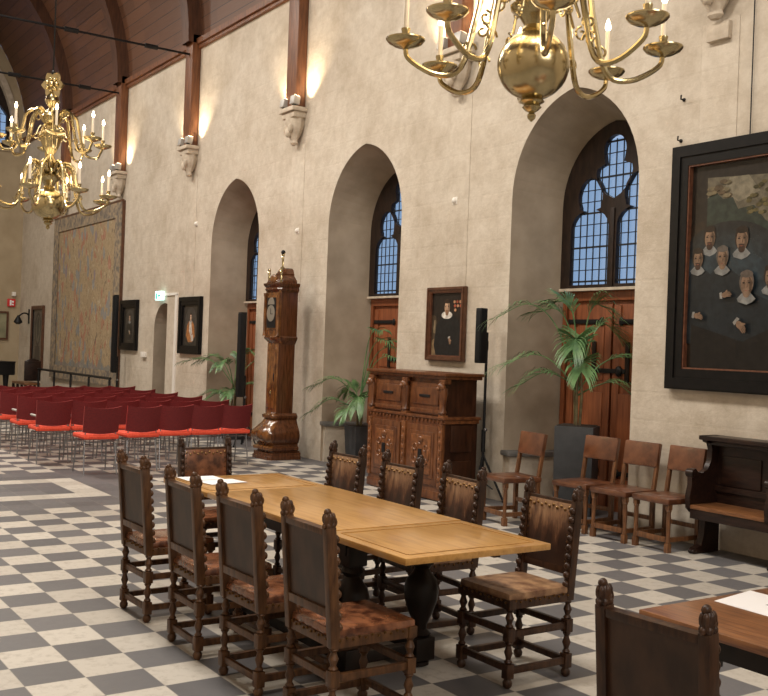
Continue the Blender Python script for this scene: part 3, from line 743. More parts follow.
# ------------------------------------------------------------------ dark bench with carved ends
t = thing('settle_bench', 'dark carved oak bench with shaped ends and paw feet under the group portrait', 'bench', (.38, 5.85, 0))
prof = [(0, 0), (-.10, 0), (-.11, .40), (-.26, .40), (-.35, .36), (-.40, .40), (-.41, .50), (-.385, .60), (-.39, .70), (-.38, .735), (-.34, .74), (-.31, .71), (-.25, .70), (-.18, .73), (-.14, .80), (-.13, .90), (-.15, .95), (-.20, .965), (-.22, 1.02), (0, 1.02)]
for k, xo in enumerate((0, .78, 1.56)):
    b = MB(); X = Matrix(((0, 0, 1, xo), (1, 0, 0, 0), (0, 1, 0, 0), (0, 0, 0, 1)))
    b.plate([prof], .05, M['bench_wood'], X)
    leg = [(-.08, .40), (-.22, .40), (-.20, .30), (-.21, .16), (-.24, .07), (-.31, .05), (-.32, 0), (-.08, 0)]
    b.plate([[(y, z) for y, z in leg]], .06, M['bench_wood'], X @ Matrix.Translation((0, 0, -.005)))
    b.tube([(xo - .012, -.365, .70), (xo + .062, -.365, .70)], .038, M['bench_wood'], 14); b.tube([(xo - .018, -.365, .70), (xo + .068, -.365, .70)], .02, M['bench_wood'], 10)
    e = b.build('end_panel', t)
    b = MB()
    for q in range(3): b.ball((xo + .005 + q * .02, -.315 - .01 * (q == 1), .022), (.013, .035, .022), M['bench_wood'], None, 8, 6)
    b.build('paw_foot', e)
b = MB(); b.box((.80, -.22, .415), (1.52, .36, .035), M['bench_seat_wood'], bev=.008); b.build('seat', t)
b = MB(); b.box((.80, -.375, .36), (1.52, .03, .09), M['bench_wood'], bev=.006); b.build('front_rail', t)
b = MB(); b.box((.80, -.035, .70), (1.52, .03, .60), M['bench_wood']); b.box((.80, -.06, .56), (1.5, .02, .05), M['bench_wood']);
for k in range(3): b.box((.30 + k * .5, -.055, .72), (.40, .02, .26), M['bench_wood'], bev=.01)
b.build('back_panel', t)
b = MB(); b.box((.80, -.10, 1.0), (1.66, .24, .04), M['bench_wood'], bev=.01); b.box((.80, -.07, .96), (1.6, .17, .04), M['bench_wood'], bev=.01); b.build('top_cornice', t)

# ------------------------------------------------------------------ carved cabinet
t = thing('carved_cabinet', 'carved dark oak two-door cabinet with lion-head brackets under the single portrait', 'cabinet', (-3.45, 5.18, 0))
W2, D2 = .74, .50
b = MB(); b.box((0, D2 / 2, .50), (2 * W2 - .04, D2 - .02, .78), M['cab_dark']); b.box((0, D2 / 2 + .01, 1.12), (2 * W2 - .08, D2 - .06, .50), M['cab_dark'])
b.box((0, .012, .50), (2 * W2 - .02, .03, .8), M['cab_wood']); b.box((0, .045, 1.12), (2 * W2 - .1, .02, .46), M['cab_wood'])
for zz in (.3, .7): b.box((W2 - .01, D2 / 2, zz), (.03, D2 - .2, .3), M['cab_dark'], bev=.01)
b.build('body', t)
b = MB(); b.box((0, D2 / 2, .06), (2 * W2 + .04, D2 + .02, .10), M['cab_wood'], bev=.015); b.box((0, D2 / 2, .13), (2 * W2 + .01, D2, .04), M['cab_wood'], bev=.01); b.build('plinth', t)
b = MB(); b.box((0, D2 / 2 - .005, .925), (2 * W2 + .05, D2 + .03, .035), M['cab_wood'], bev=.01); b.box((0, D2 / 2, .885), (2 * W2 + .01, D2, .045), M['cab_carve'], bev=.01)
for k in range(21): b.box((-W2 + .03 + k * .071, -.006, .885), (.03, .02, .035), M['cab_wood'], bev=.004)
b.build('waist_moulding', t)
b = MB(); b.box((0, D2 / 2 - .01, 1.41), (2 * W2 + .1, D2 + .07, .035), M['cab_wood'], bev=.01); b.box((0, D2 / 2, 1.375), (2 * W2 + .04, D2 + .03, .04), M['cab_wood'], bev=.012); b.build('cornice', t)
for sx in (-1, 1):
    b = MB(); x = sx * .365
    b.box((x, -.005, .50), (.58, .03, .66), M['cab_wood'], bev=.006); b.box((x, -.02, .50), (.46, .02, .52), M['cab_wood'], bev=.012); b.box((x, -.028, .50), (.38, .02, .44), M['cab_carve'], bev=.008)
    for i in range(6):     # strapwork scrolls round the centre
        a = i * PI / 3 + .5
        b.tube([(x + .115 * math.cos(a) + .035 * math.cos(q * .6), -.040, .50 + .15 * math.sin(a) + .035 * math.sin(q * .6)) for q in range(11)], .008, M['cab_carve'], 6)
    for dz in (-.17, .17): b.ball((x, -.04, .5 + dz), (.05, .015, .035), M['cab_carve'])
    for dx in (-.15, .15): b.ball((x + dx, -.04, .5), (.025, .015, .07), M['cab_carve'])
    d = b.build('door', t)
    b = MB(); b.box((x, -.044, .50), (.065, .012, .12), M['black'], bev=.004); b.build('lock_plate', d)
    b = MB(); b.box((x, .03, 1.13), (.60, .03, .36), M['cab_wood'], bev=.006); b.box((x, .012, 1.16), (.50, .02, .2), M['cab_wood'], bev=.012); b.box((x, .01, .99), (.56, .03, .05), M['cab_wood'], bev=.01); dr_ = b.build('drawer', t)
    b = MB(); b.box((x, .0, 1.16), (.2, .014, .03), M['black'], bev=.006); b.build('pull_plate', dr_)
for x in (-.705, 0, .705):
    b = MB(); b.lathe([(.03, .96), (.05, .99), (.035, 1.02), (.04, 1.1), (.055, 1.2), (.05, 1.26)], M['cab_wood'], 12, off=(x, -.0, 0)); b.box((x, .01, .945), (.10, .07, .04), M['cab_carve'], bev=.008); b.box((x, .02, 1.33), (.11, .10, .05), M['cab_wood'], bev=.01)
    br = b.build('bracket_column', t)
    b = MB(); b.ball((x, -.025, 1.27), (.048, .05, .055), M['cab_carve']); b.ball((x, -.07, 1.255), (.026, .025, .024), M['cab_carve'])
    for s in (-1, 1): b.ball((x + s * .035, -.02, 1.31), (.016, .014, .018), M['cab_carve'], None, 7, 5)
    b.build('lion_head', br)
    b = MB(); b.box((x, -.01, .5), (.07, .035, .7), M['cab_carve'], bev=.008)
    for k in range(6): b.ball((x, -.03, .25 + k * .1), (.022, .012, .035), M['cab_carve'], None, 8, 6)
    b.build('carved_stile', t)
for sx in (-1, 1):
    for y in (.06, D2 - .06): b = MB(); b.lathe([(.03, 0), (.05, .006), (.05, .012)], M['cab_dark'], 12, off=(sx * (W2 - .06), y, 0)); b.build('foot', t)

# ------------------------------------------------------------------ longcase clock
t = thing('longcase_clock', 'tall walnut longcase clock with swollen base and gilt figures beside the leftmost arch', 'clock', (-7.09, 5.34, 0))
CW = .36
def rbox(b, z0, prof, m, hw, d, ms=None, fr=1.0):
    """stack of rectangles with cut front corners (front and sides swell, back stays flat)"""
    rings = []
    for z, e in prof:
        w_, f_ = hw + e, -e * fr; c = .05
        rings.append([b.bm.verts.new(p) for p in ((-w_, d, z0 + z), (-w_, f_ + c, z0 + z), (-w_ + c, f_, z0 + z), (w_ - c, f_, z0 + z), (w_, f_ + c, z0 + z), (w_, d, z0 + z))])
    fs = []; fside = []
    for A, B in zip(rings, rings[1:]):
        for q in range(6):
            f = b.bm.faces.new((A[q], A[(q + 1) % 6], B[(q + 1) % 6], B[q])); (fside if q in (4,) and ms else fs).append(f)
    fs.append(b.bm.faces.new(list(reversed(rings[0])))); fs.append(b.bm.faces.new(rings[-1])); b._fin(fs, m, True)
    if fside: b._fin(fside, ms, True)
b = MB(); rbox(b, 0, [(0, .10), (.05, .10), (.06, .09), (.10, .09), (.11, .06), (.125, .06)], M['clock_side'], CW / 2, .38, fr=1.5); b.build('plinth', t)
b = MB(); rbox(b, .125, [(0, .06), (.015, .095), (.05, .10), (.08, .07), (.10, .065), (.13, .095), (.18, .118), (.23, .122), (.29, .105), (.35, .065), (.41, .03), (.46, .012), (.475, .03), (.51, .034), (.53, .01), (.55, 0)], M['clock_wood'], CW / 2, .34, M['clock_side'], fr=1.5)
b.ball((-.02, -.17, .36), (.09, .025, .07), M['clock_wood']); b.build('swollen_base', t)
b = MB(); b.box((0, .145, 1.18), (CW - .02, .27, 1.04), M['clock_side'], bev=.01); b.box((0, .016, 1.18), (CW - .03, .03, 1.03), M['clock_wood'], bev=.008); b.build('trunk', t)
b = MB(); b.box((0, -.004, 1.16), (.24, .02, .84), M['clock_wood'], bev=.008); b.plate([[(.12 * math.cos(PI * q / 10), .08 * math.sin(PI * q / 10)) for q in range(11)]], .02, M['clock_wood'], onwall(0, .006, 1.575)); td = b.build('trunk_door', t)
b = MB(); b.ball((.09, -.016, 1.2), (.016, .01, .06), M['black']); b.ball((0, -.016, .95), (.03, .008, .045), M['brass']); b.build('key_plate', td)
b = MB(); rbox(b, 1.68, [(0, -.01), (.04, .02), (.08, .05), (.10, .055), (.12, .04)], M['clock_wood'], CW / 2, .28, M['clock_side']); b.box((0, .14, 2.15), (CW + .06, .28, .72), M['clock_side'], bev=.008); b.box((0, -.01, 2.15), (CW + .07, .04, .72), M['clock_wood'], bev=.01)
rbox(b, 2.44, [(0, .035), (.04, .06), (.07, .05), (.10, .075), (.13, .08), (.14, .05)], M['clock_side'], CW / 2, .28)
b.build('hood', t)
b = MB(); b.box((0, -.034, 2.14), (.32, .012, .50), M['clock_wood'], bev=.006); b.box((0, -.042, 2.14), (.27, .01, .44), M['black']); hd = b.build('hood_door', t)
b = MB(); b.plate([[(.12 * math.cos(2 * PI * q / 28), .12 * math.sin(2 * PI * q / 28)) for q in range(28)]], .006, M['clock_face'], onwall(0, -.047, 2.13)); b.box((0, -.056, 2.16), (.008, .003, .08), M['black']); b.box((.03, -.056, 2.12), (.07, .003, .008), M['black'])
b.plate([[(.10 * math.cos(PI * q / 12), .10 * math.sin(PI * q / 12)) for q in range(13)]], .005, M['clock_face'], onwall(0, -.047, 2.26)); b.build('dial', hd)
for sx in (-1, 1):
    b = MB(); b.lathe([(.028, 0), (.022, .03), (.018, .06), (.022, .3), (.018, .56), (.028, .6), (.03, .63)], M['clock_wood'], 12, off=(sx * .205, -.04, 1.80)); b.build('hood_column', t)
b = MB(); rbox(b, 2.58, [(0, .04), (.04, .03), (.09, -.03), (.12, -.055), (.135, -.05), (.15, -.06), (.20, -.085), (.225, -.12)], M['clock_side'], CW / 2, .25)
b.ball((0, -.02, 2.63), (.10, .04, .075), M['clock_wood']); b.build('pagoda_top', t)
def figurine(x, y, z, s, dark):
    b = MB(); X = Matrix.Translation((x, y, z)) @ Matrix.Scale(s, 4)
    b.lathe([(.04, 0), (.045, .02), (.02, .04)], M['brass'], 10, X); b.tube([(.012, 0, .04), (.015, 0, .12), (0, 0, .17)], [.014, .018, .022], M['brass'], 8, X); b.tube([(-.014, 0, .04), (-.018, 0, .12), (0, 0, .17)], [.014, .018, .022], M['brass'], 8, X)
    b.tube([(0, 0, .16), (0, 0, .21), (0, 0, .25)], [.024, .03, .02], M['brass'], 10, X); b.ball((0, 0, .285), .022, M['brass'], X); b.tube([(-.03, 0, .24), (-.06, 0, .27), (-.04, 0, .33)], .009, M['brass'], 6, X); b.tube([(.03, 0, .24), (.06, 0, .27), (.045, 0, .33)], .009, M['brass'], 6, X)
    if dark: b.ball((0, 0, .35), .05, M['black'], X)
    else: b.tube([(-.02, .02, .22), (-.07, .05, .30), (-.06, .06, .2)], .012, M['brass'], 6, X)
    return b
figurine(0, .12, 2.80, .68, True).build('atlas_figure', t)
for sx in (-1, 1): figurine(sx * .19, .0, 2.58, .66, False).build('herald_figure', t)

# ------------------------------------------------------------------ pictures on the long wall
def framed(name, label, cat, x, z, w_, h_, fm, lip, fw_=.07, group=None, y=WY, depth=.05):
    t = thing(name, label, cat, (x, y - .005, z), 0, group)
    def rect(a, c): return [(-a, -c), (a, -c), (a, c), (-a, c)]
    b = MB(); b.plate([rect(w_ / 2, h_ / 2), list(reversed(rect(w_ / 2 - fw_, h_ / 2 - fw_)))], depth, M[fm], onwall(0, 0, 0))
    b.plate([rect(w_ / 2 - .012, h_ / 2 - .012), list(reversed(rect(w_ / 2 - fw_ * .55, h_ / 2 - fw_ * .55)))], depth + .014, M[fm], onwall(0, 0, 0)); b.build('frame', t)
    b = MB(); a, c = w_ / 2 - fw_, h_ / 2 - fw_; l = .014
    b.plate([rect(a + .004, c + .004), list(reversed(rect(a - l, c - l)))], depth - .008, M[lip], onwall(0, 0, 0)); b.build('inner_moulding', t)
    return t, a, c
def ell(cx, cz, rx, rz, n=20): return [(cx + rx * math.cos(2 * PI * k / n), cz + rz * math.sin(2 * PI * k / n)) for k in range(n)]
PM = {}
def paint(c, v=.3):
    key = tuple(c)
    if key not in PM:
        PM[key] = noisy('oil_paint_%d' % len(PM), tuple(k * (1 - v) for k in c), tuple(min(1, k * (1 + v)) for k in c), (1, 1, 1), 16, .32, bump=.03, spec=.35)
    return PM[key]
class Canvas:
    """flat painted canvas: shapes in paint laid over each other, one mesh"""
    def __init__(s, base, a, c, dim=1.0): s.b = MB(); s.k = 0; s.dim = dim; s.b.plate([[(-a, -c), (a, -c), (a, c), (-a, c)]], .012, base, onwall(0, 0, 0)); s.a = a; s.c = c
    def add(s, pts, col):
        s.k += 1; a, c = s.a - .002, s.c - .002
        pts = [(max(-a, min(a, x)), max(-c, min(c, z))) for x, z in pts]
        col = tuple(round(q * s.dim, 4) for q in col); s.b.plate([pts], .0003, paint(col), onwall(0, -.0118 - .00022 * s.k, 0))
    def face(s, x, z, r, skin=(.25, .155, .10), beard=(.06, .03, .02), hair=(.03, .018, .012), collar=True, ruff=False):
        if collar and not ruff:
            s.add([(x - r * .95, z - r * 1.2), (x - r * .45, z - r * .75), (x + r * .45, z - r * .75), (x + r * .95, z - r * 1.25), (x + r * .6, z - r * 1.55), (x + .05 * r, z - r * 1.75), (x - r * .8, z - r * 1.5)], (.28, .28, .27))
        if ruff: s.add(ell(x, z - r * 1.05, r * 1.25, r * .55), (.62, .58, .52))
        s.add(ell(x, z + r * .22, r * .74, r * 1.08), hair); s.add(ell(x + r * .03, z, r * .60, r * .98), skin)
        s.add([(x + r * .22, z + r * .8), (x + r * .60, z + r * .2), (x + r * .5, z - r * .6), (x + r * .1, z - r * .95), (x + r * .3, z - r * .2)], tuple(k * .45 for k in skin)); s.add(ell(x - r * .2, z + r * .45, r * .3, r * .3, 14), tuple(k * 1.3 for k in skin))
        s.add(ell(x, z + r * .92, r * .66, r * .32, 14), hair)
        if beard:
            s.add(ell(x + .02 * r, z - r * .78, r * .36, r * .36, 14), beard); s.add(ell(x, z - r * .42, r * .34, r * .09, 12), beard)
        for e in (-1, 1): s.add(ell(x + e * r * .28, z + r * .16, r * .13, r * .08, 10), (.03, .018, .012)); s.add([(x + e * r * .44, z + r * .3), (x + e * r * .12, z + r * .36), (x + e * r * .13, z + r * .28)], (.09, .045, .03))
        s.add([(x - r * .06, z + r * .15), (x + r * .06, z + r * .15), (x + r * .14, z - r * .22), (x - r * .1, z - r * .22)], tuple(k * 1.3 for k in skin))
        s.add([(x + r * .06, z + r * .12), (x + r * .14, z - r * .22), (x + .02 * r, z - r * .25)], tuple(k * .55 for k in skin))
        s.add([(x - r * .2, z - r * .5), (x + r * .2, z - r * .5), (x, z - r * .58)], (.30, .09, .06))
    def hand(s, x, z, r, ang=0, skin=(.27, .165, .105)):
        ca, sa = math.cos(ang), math.sin(ang)
        R = lambda pts: [(x + ca * u - sa * v, z + sa * u + ca * v) for u, v in pts]
        s.add(R([(-1.3 * r, -.5 * r), (-.8 * r, -.62 * r), (-.8 * r, .62 * r), (-1.3 * r, .5 * r)]), (.36, .34, .31))
        s.add(R(ell(-.2 * r, 0, .7 * r, .5 * r, 14)), skin)
        for k in range(4): s.add(R([(.2 * r, (-.42 + k * .26) * r), (1.3 * r - abs(k - 1.4) * .2 * r, (-.5 + k * .22) * r), (1.3 * r - abs(k - 1.4) * .2 * r, (-.34 + k * .22) * r), (.2 * r, (-.2 + k * .26) * r)]), tuple(q * (1.1 - .1 * k) for q in skin))
        s.add(R([(-.3 * r, .4 * r), (.35 * r, .85 * r), (.5 * r, .7 * r), (.1 * r, .3 * r)]), skin)
    def coat(s, x, z, r, col, w_=2.6, h_=6.0): s.add([(x - r * .7, z - r), (x - r * w_, z - r * 2.1), (x - r * (w_ + .4), z - r * h_), (x + r * (w_ + .4), z - r * h_), (x + r * w_, z - r * 2.1), (x + r * .7, z - r)], col)
    def done(s, parent): return s.b.build('canvas', parent)

# large group portrait
PWX0, PWX1, PZ0, PZ1 = -.235, 2.75, 1.40, 3.65
cxp, czp = (PWX0 + PWX1) / 2, (PZ0 + PZ1) / 2
t, a, c = framed('group_portrait', 'huge dark group portrait of bearded men in white collars, black frame', 'painting', cxp, czp, PWX1 - PWX0, PZ1 - PZ0, 'frame_black', 'gilt_red', .19, depth=.07)
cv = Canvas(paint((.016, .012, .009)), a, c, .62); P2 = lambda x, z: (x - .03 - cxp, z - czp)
cv.add([P2(-.10, 1.57), P2(-.10, 2.9), P2(.16, 2.95), P2(.16, 1.57)], (.035, .022, .014))
cv.add([P2(.165, 3.33), P2(.90, 3.29), P2(.98, 2.6), P2(.18, 2.62)], (.17, .145, .10))
cv.add([P2(.40, 3.31), P2(.60, 3.31), P2(.72, 3.16), P2(.5, 3.08), P2(.34, 3.2)], (.27, .235, .165))
cv.add([P2(.17, 3.14), P2(.25, 3.20), P2(.34, 3.12), P2(.44, 3.13), P2(.50, 3.02), P2(.66, 3.04), P2(.78, 2.9), P2(.95, 2.8), P2(.95, 2.55), P2(.17, 2.55)], (.04, .052, .04))
for q in range(26):
    x0 = random.uniform(.60, .85); z0 = random.uniform(2.95, 3.25); cv.add([P2(x, z) for x, z in ell(x0, z0, .03, .018, 7)], (.07, .06, .025) if q % 2 else (.15, .12, .05))
for q in range(14):
    x0 = random.uniform(.2, .42); z0 = random.uniform(3.1, 3.28); cv.add([P2(x, z) for x, z in ell(x0, z0, .045, .02, 8)], (.21, .17, .10) if q % 2 else (.12, .085, .05))
cv.add([P2(.78, 3.45), P2(1.9, 3.45), P2(1.9, 2.5), P2(1.3, 2.7), P2(1.02, 2.9), P2(.86, 3.1)], (.085, .012, .010))
for q in range(5): cv.add([P2(.9 + q * .18, 3.45), P2(.96 + q * .18, 3.45), P2(1.1 + q * .18, 2.85), P2(1.06 + q * .18, 2.85)], (.12, .02, .016))
BLK = (.016, .022, .027); BLU = (.032, .048, .060)
men = [(.22, 2.775, .092), (.563, 2.74, .098), (.103, 2.59, .085), (.372, 2.59, .090), (.87, 2.40, .09), (1.25, 2.7, .095), (1.62, 2.5, .095), (2.05, 2.62, .095)]
for q in range(9): cv.add(ell(.40 - cxp, 2.42 - czp, .62 - .05 * q, .50 - .042 * q, 36), (.024 + .0018 * q, .024 + .0042 * q, .024 + .0056 * q))  # bluish reflected sheen put into the canvas paint as stepped ellipses
for x, z, r in men[:2] + men[4:]: x_, z_ = P2(x, z); cv.coat(x_, z_, r, BLU)
for x, z, r in men[2:4]: x_, z_ = P2(x, z); cv.coat(x_, z_, r, BLK, 2.4, 9)
x_, z_ = P2(.64, 2.345); cv.coat(x_, z_, .075, BLK, 3.4, 10)
cv.add([P2(.05, 2.0), P2(.05, 1.57), P2(2.4, 1.57), P2(2.4, 2.0), P2(1.2, 2.1), P2(.6, 1.85)], (.012, .010, .009))
for i, (x, z, r) in enumerate(men):
    x_, z_ = P2(x, z); cv.face(x_, z_, r, beard=(.06, .03, .02) if i not in (3,) else (.26, .16, .10), hair=(.03, .018, .012) if i != 3 else (.12, .10, .085))
x_, z_ = P2(.644, 2.345); cv.face(x_, z_, .10, beard=(.28, .18, .12), hair=(.14, .11, .09))
cv.hand(*P2(.14, 2.075), .05, -.2); cv.hand(*P2(.437, 2.262), .05, .15); cv.hand(*P2(.60, 1.985), .062, -.75); cv.hand(*P2(1.3, 2.1), .055, .2)
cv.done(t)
b = MB(); b.tube([(.57 - cxp, -.02, PZ1 - czp - .02), (.57 - cxp, -.02, 7.05 - czp)], .006, M['iron'], 6); b.build('hanging_rod', t)

# single portrait above the cabinet
t, a, c = framed('portrait_painting', 'brown-framed portrait of a man in black with white ruff above the cabinet', 'painting', -3.665, 2.0, .74, .90, 'frame_brown', 'gilt_red', .055)
cv = Canvas(paint((.018, .013, .010)), a, c)
cv.add([(-a, -c), (-a, .12), (-.22, .1), (-.17, -.05), (-.16, -c)], (.06, .042, .026)); cv.add([(-.27, -.1), (-.25, .05), (-.23, .05), (-.22, -.12)], (.20, .15, .09)); cv.add([(-.29, -c), (-.29, -.2), (-.2, -.16), (-.16, -.3), (-.18, -c)], (.22, .15, .08))
cv.add([(-.05, .12), (-.2, .0), (-.25, -.25), (-.2, -c), (.26, -c), (.28, -.1), (.22, .05), (.1, .13)], (.012, .012, .012))
cv.face(.0, .20, .085, skin=(.40, .26, .17), beard=(.20, .11, .06), ruff=True)
cv.hand(.075, -.20, .04, -1.2)
for k in range(7): cv.add(ell(.15 + .055 * (k % 3) + .01 * (k // 3), .27 - .05 * (k // 3), .022, .02, 8), (.36, .09, .05) if k % 2 else (.42, .22, .12))
cv.done(t)
# two small oval portraits
for (x, label, body) in ((-14.64, 'small black-framed oval portrait of a dark-clad sitter right of the tapestry', (.016, .016, .016)), (-11.42, 'small black-framed oval portrait of an orange-dressed sitter left of the leftmost arch', (.36, .15, .05))):
    t, a, c = framed('oval_portrait', label, 'painting', x, 1.97, 1.0, 1.06, 'frame_black', 'frame_black', .14, 'small oval portraits')
    cv = Canvas(paint((.035, .030, .025)), a, c); cv.add(ell(0, 0, a * .86, c * .95, 28), (.022, .02, .018)); cv.add(ell(0, 0, a * .78, c * .88, 28), (.05, .045, .04))
    cv.add([(-.07, .08), (-.16, 0), (-.2, -.2), (-.1, -.31), (.1, -.31), (.2, -.2), (.16, 0), (.07, .08)], body); cv.face(.0, .15, .07, collar=True, beard=None, skin=(.50, .34, .24))
    if body[0] > .2: cv.add([(-.05, .06), (.03, .06), (.09, -.14), (.02, -.2), (-.06, -.1)], (.55, .50, .45)); cv.add([(.02, -.2), (.12, -.16), (.15, -.28), (.05, -.3)], (.5, .46, .42))
    else: cv.hand(.02, -.15, .045, -.8, (.5, .36, .26))
    cv.done(t)
# narrow ornamental panel beside the tapestry
t, a, c = framed('carved_panel_picture', 'tall narrow dark-framed panel with an oval ornament, left of the tapestry', 'painting', -21.62, 1.65, 1.12, 1.66, 'frame_brown', 'frame_black', .10)
cv = Canvas(paint((.13, .11, .09)), a, c); cv.add(ell(0, .2, .26, .46, 26), (.03, .026, .022)); cv.add(ell(0, .2, .19, .38, 26), (.16, .14, .11)); cv.add(ell(0, .24, .1, .3, 18), (.045, .04, .035)); cv.add([(-.2, -.25), (.2, -.25), (.3, -.7), (-.3, -.7)], (.035, .03, .028)); cv.done(t)
# tapestry
t = thing('tapestry', 'large faded figured tapestry hanging on the long wall, browns and blues', 'tapestry', (-17.72, WY - .03, 2.64))
TWD, THT = 4.95, 3.96
b = MB(); nx, nz = 60, 30; g = [[b.bm.verts.new((-TWD / 2 + TWD * i / nx, -.02 + .014 * math.sin(i * .62) * (1 - j / nz), -THT / 2 + THT * j / nz)) for j in range(nz + 1)] for i in range(nx + 1)]
fs = [b.bm.faces.new((g[i][j], g[i + 1][j], g[i + 1][j + 1], g[i][j + 1])) for i in range(nx) for j in range(nz)]
b._fin(fs, M['tapestry'], True); o = b.build('woven_field', t); md = o.modifiers.new('thickness', 'SOLIDIFY'); md.thickness = .012
b = MB(); R_ = lambda a_, c_: [(-a_, -c_), (a_, -c_), (a_, c_), (-a_, c_)]
b.plate([R_(TWD / 2 + .03, THT / 2 + .03), list(reversed(R_(TWD / 2 - .36, THT / 2 - .30)))], .014, M['tap_border'], onwall(0, -.03, 0)); b.build('border', t)
b = MB(); b.box((0, -.02, THT / 2 + .05), (TWD + .1, .05, .05), M['frame_brown']); b.box((TWD / 2 + .04, 0, 0), (.05, .06, THT + .1), M['frame_brown']); b.build('hanging_batten', t)
# picture on the end wall
t = thing('end_wall_picture', 'small framed greenish picture on the far end wall at the left edge', 'painting', (XE + .005, 5.15, 1.93))
b = MB(); R2_ = lambda a_, c_: [(-a_, -c_), (a_, -c_), (a_, c_), (-a_, c_)]
b.plate([R2_(.45, .40), list(reversed(R2_(.40, .35)))], .05, M['frame_brown'], onend(0, 0, 0)); b.build('frame', t)
b = MB(); b.plate([R2_(.41, .36)], .02, noisy('aged_print', (.20, .19, .11), (.30, .28, .17), (1, 1, 1), 4, .5), onend(0, 0, 0)); b.build('print', t)

# ------------------------------------------------------------------ signs, sensors, brackets
t = thing('fire_sign', 'small red square sign with white symbol projecting near the far corner', 'sign', (XE + .01, 5.66, 2.58))
b = MB(); b.box((.04, 0, 0), (.03, .22, .22), M['sign_red'], bev=.004); b.build('sign_board', t)
b = MB(); b.box((.057, -.02, 0), (.004, .05, .15), M['sign_white']); b.box((.057, .04, .03), (.004, .05, .05), M['sign_white']); b.box((.057, .04, -.05), (.004, .05, .04), M['sign_white']); b.build('symbol', t)
tag(MB().box((XE + .05, 5.72, 2.83), (.1, .1, .12), M['white_paint'], bev=.01).build('alarm_box'), 'small white alarm box above the red sign near the far corner', 'alarm')
t = thing('exit_sign', 'glowing pale green exit sign above the narrow round-headed doorway', 'sign', (-12.86, WY - .02, 2.55))
b = MB(); b.box((0, -.05, 0), (.30, .08, .18), M['exit_glow'], bev=.01); b.build('light_box', t)
b = MB(); b.box((-.07, -.092, -.01), (.06, .004, .11), M['exit_green']); b.plate([[(-.02, 0), (.03, .04), (.03, .015), (.09, .015), (.09, -.015), (.03, -.015), (.03, -.04)]], .004, M['exit_green'], onwall(.03, -.09, 0)); b.build('pictogram', t)
tag(MB().box((-13.73, WY - .03, 1.37), (.22, .06, .11), M['white_paint'], bev=.01).build('switch_box'), 'small white switch box on the wall left of the narrow doorway', 'switch')
for x, z, lb in ((-3.60, 3.50, 'tiny white sensor dome on the wall between the two right arches'), (-7.5, 3.43, 'tiny white sensor dome on the wall above the clock'), (-11.35, 3.85, 'tiny white sensor dome on the wall above the oval portrait in orange')):
    b = MB(); b.ball((0, -.02, 0), (.035, .03, .035), M['white_paint']); b.box((0, -.006, 0), (.09, .012, .09), M['white_paint'], bev=.004); o = b.build('wall_sensor'); o.location = (x, WY, z); tag(o, lb, 'sensor', 'white wall sensors')
for x, z, lb in ((-.18, 4.10, 'small iron wall hook above the left end of the group portrait, the higher one'), (-.2, 3.72, 'small iron wall hook just over the top left corner of the group portrait')):
    b = MB(); b.tube([(0, 0, 0), (0, -.05, 0), (.02, -.07, .03)], .008, M['iron'], 6); b.ball((0, -.004, 0), .018, M['iron']); o = b.build('wall_hook'); o.location = (x, WY, z); tag(o, lb, 'hook', 'iron wall hooks')
t = thing('wall_bracket_lamp', 'dark curved iron wall bracket with hanging lantern near the far corner', 'wall lamp', (-22.6, WY - .01, 2.2))
b = MB(); b.tube(lerp_path([(.0, 0, -.1), (0, -.02, .05), (0, -.15, .08), (-.02, -.28, -.02)], 6), .022, M['iron'], 8); b.box((0, 0, 0), (.1, .02, .4), M['iron']); b.build('bracket_arm', t)
b = MB(); b.lathe([(.02, .02), (.06, -.05), (.11, -.14), (.12, -.18), (.04, -.23)], M['iron'], 12, off=(-.02, -.28, 0)); b.build('lantern', t)

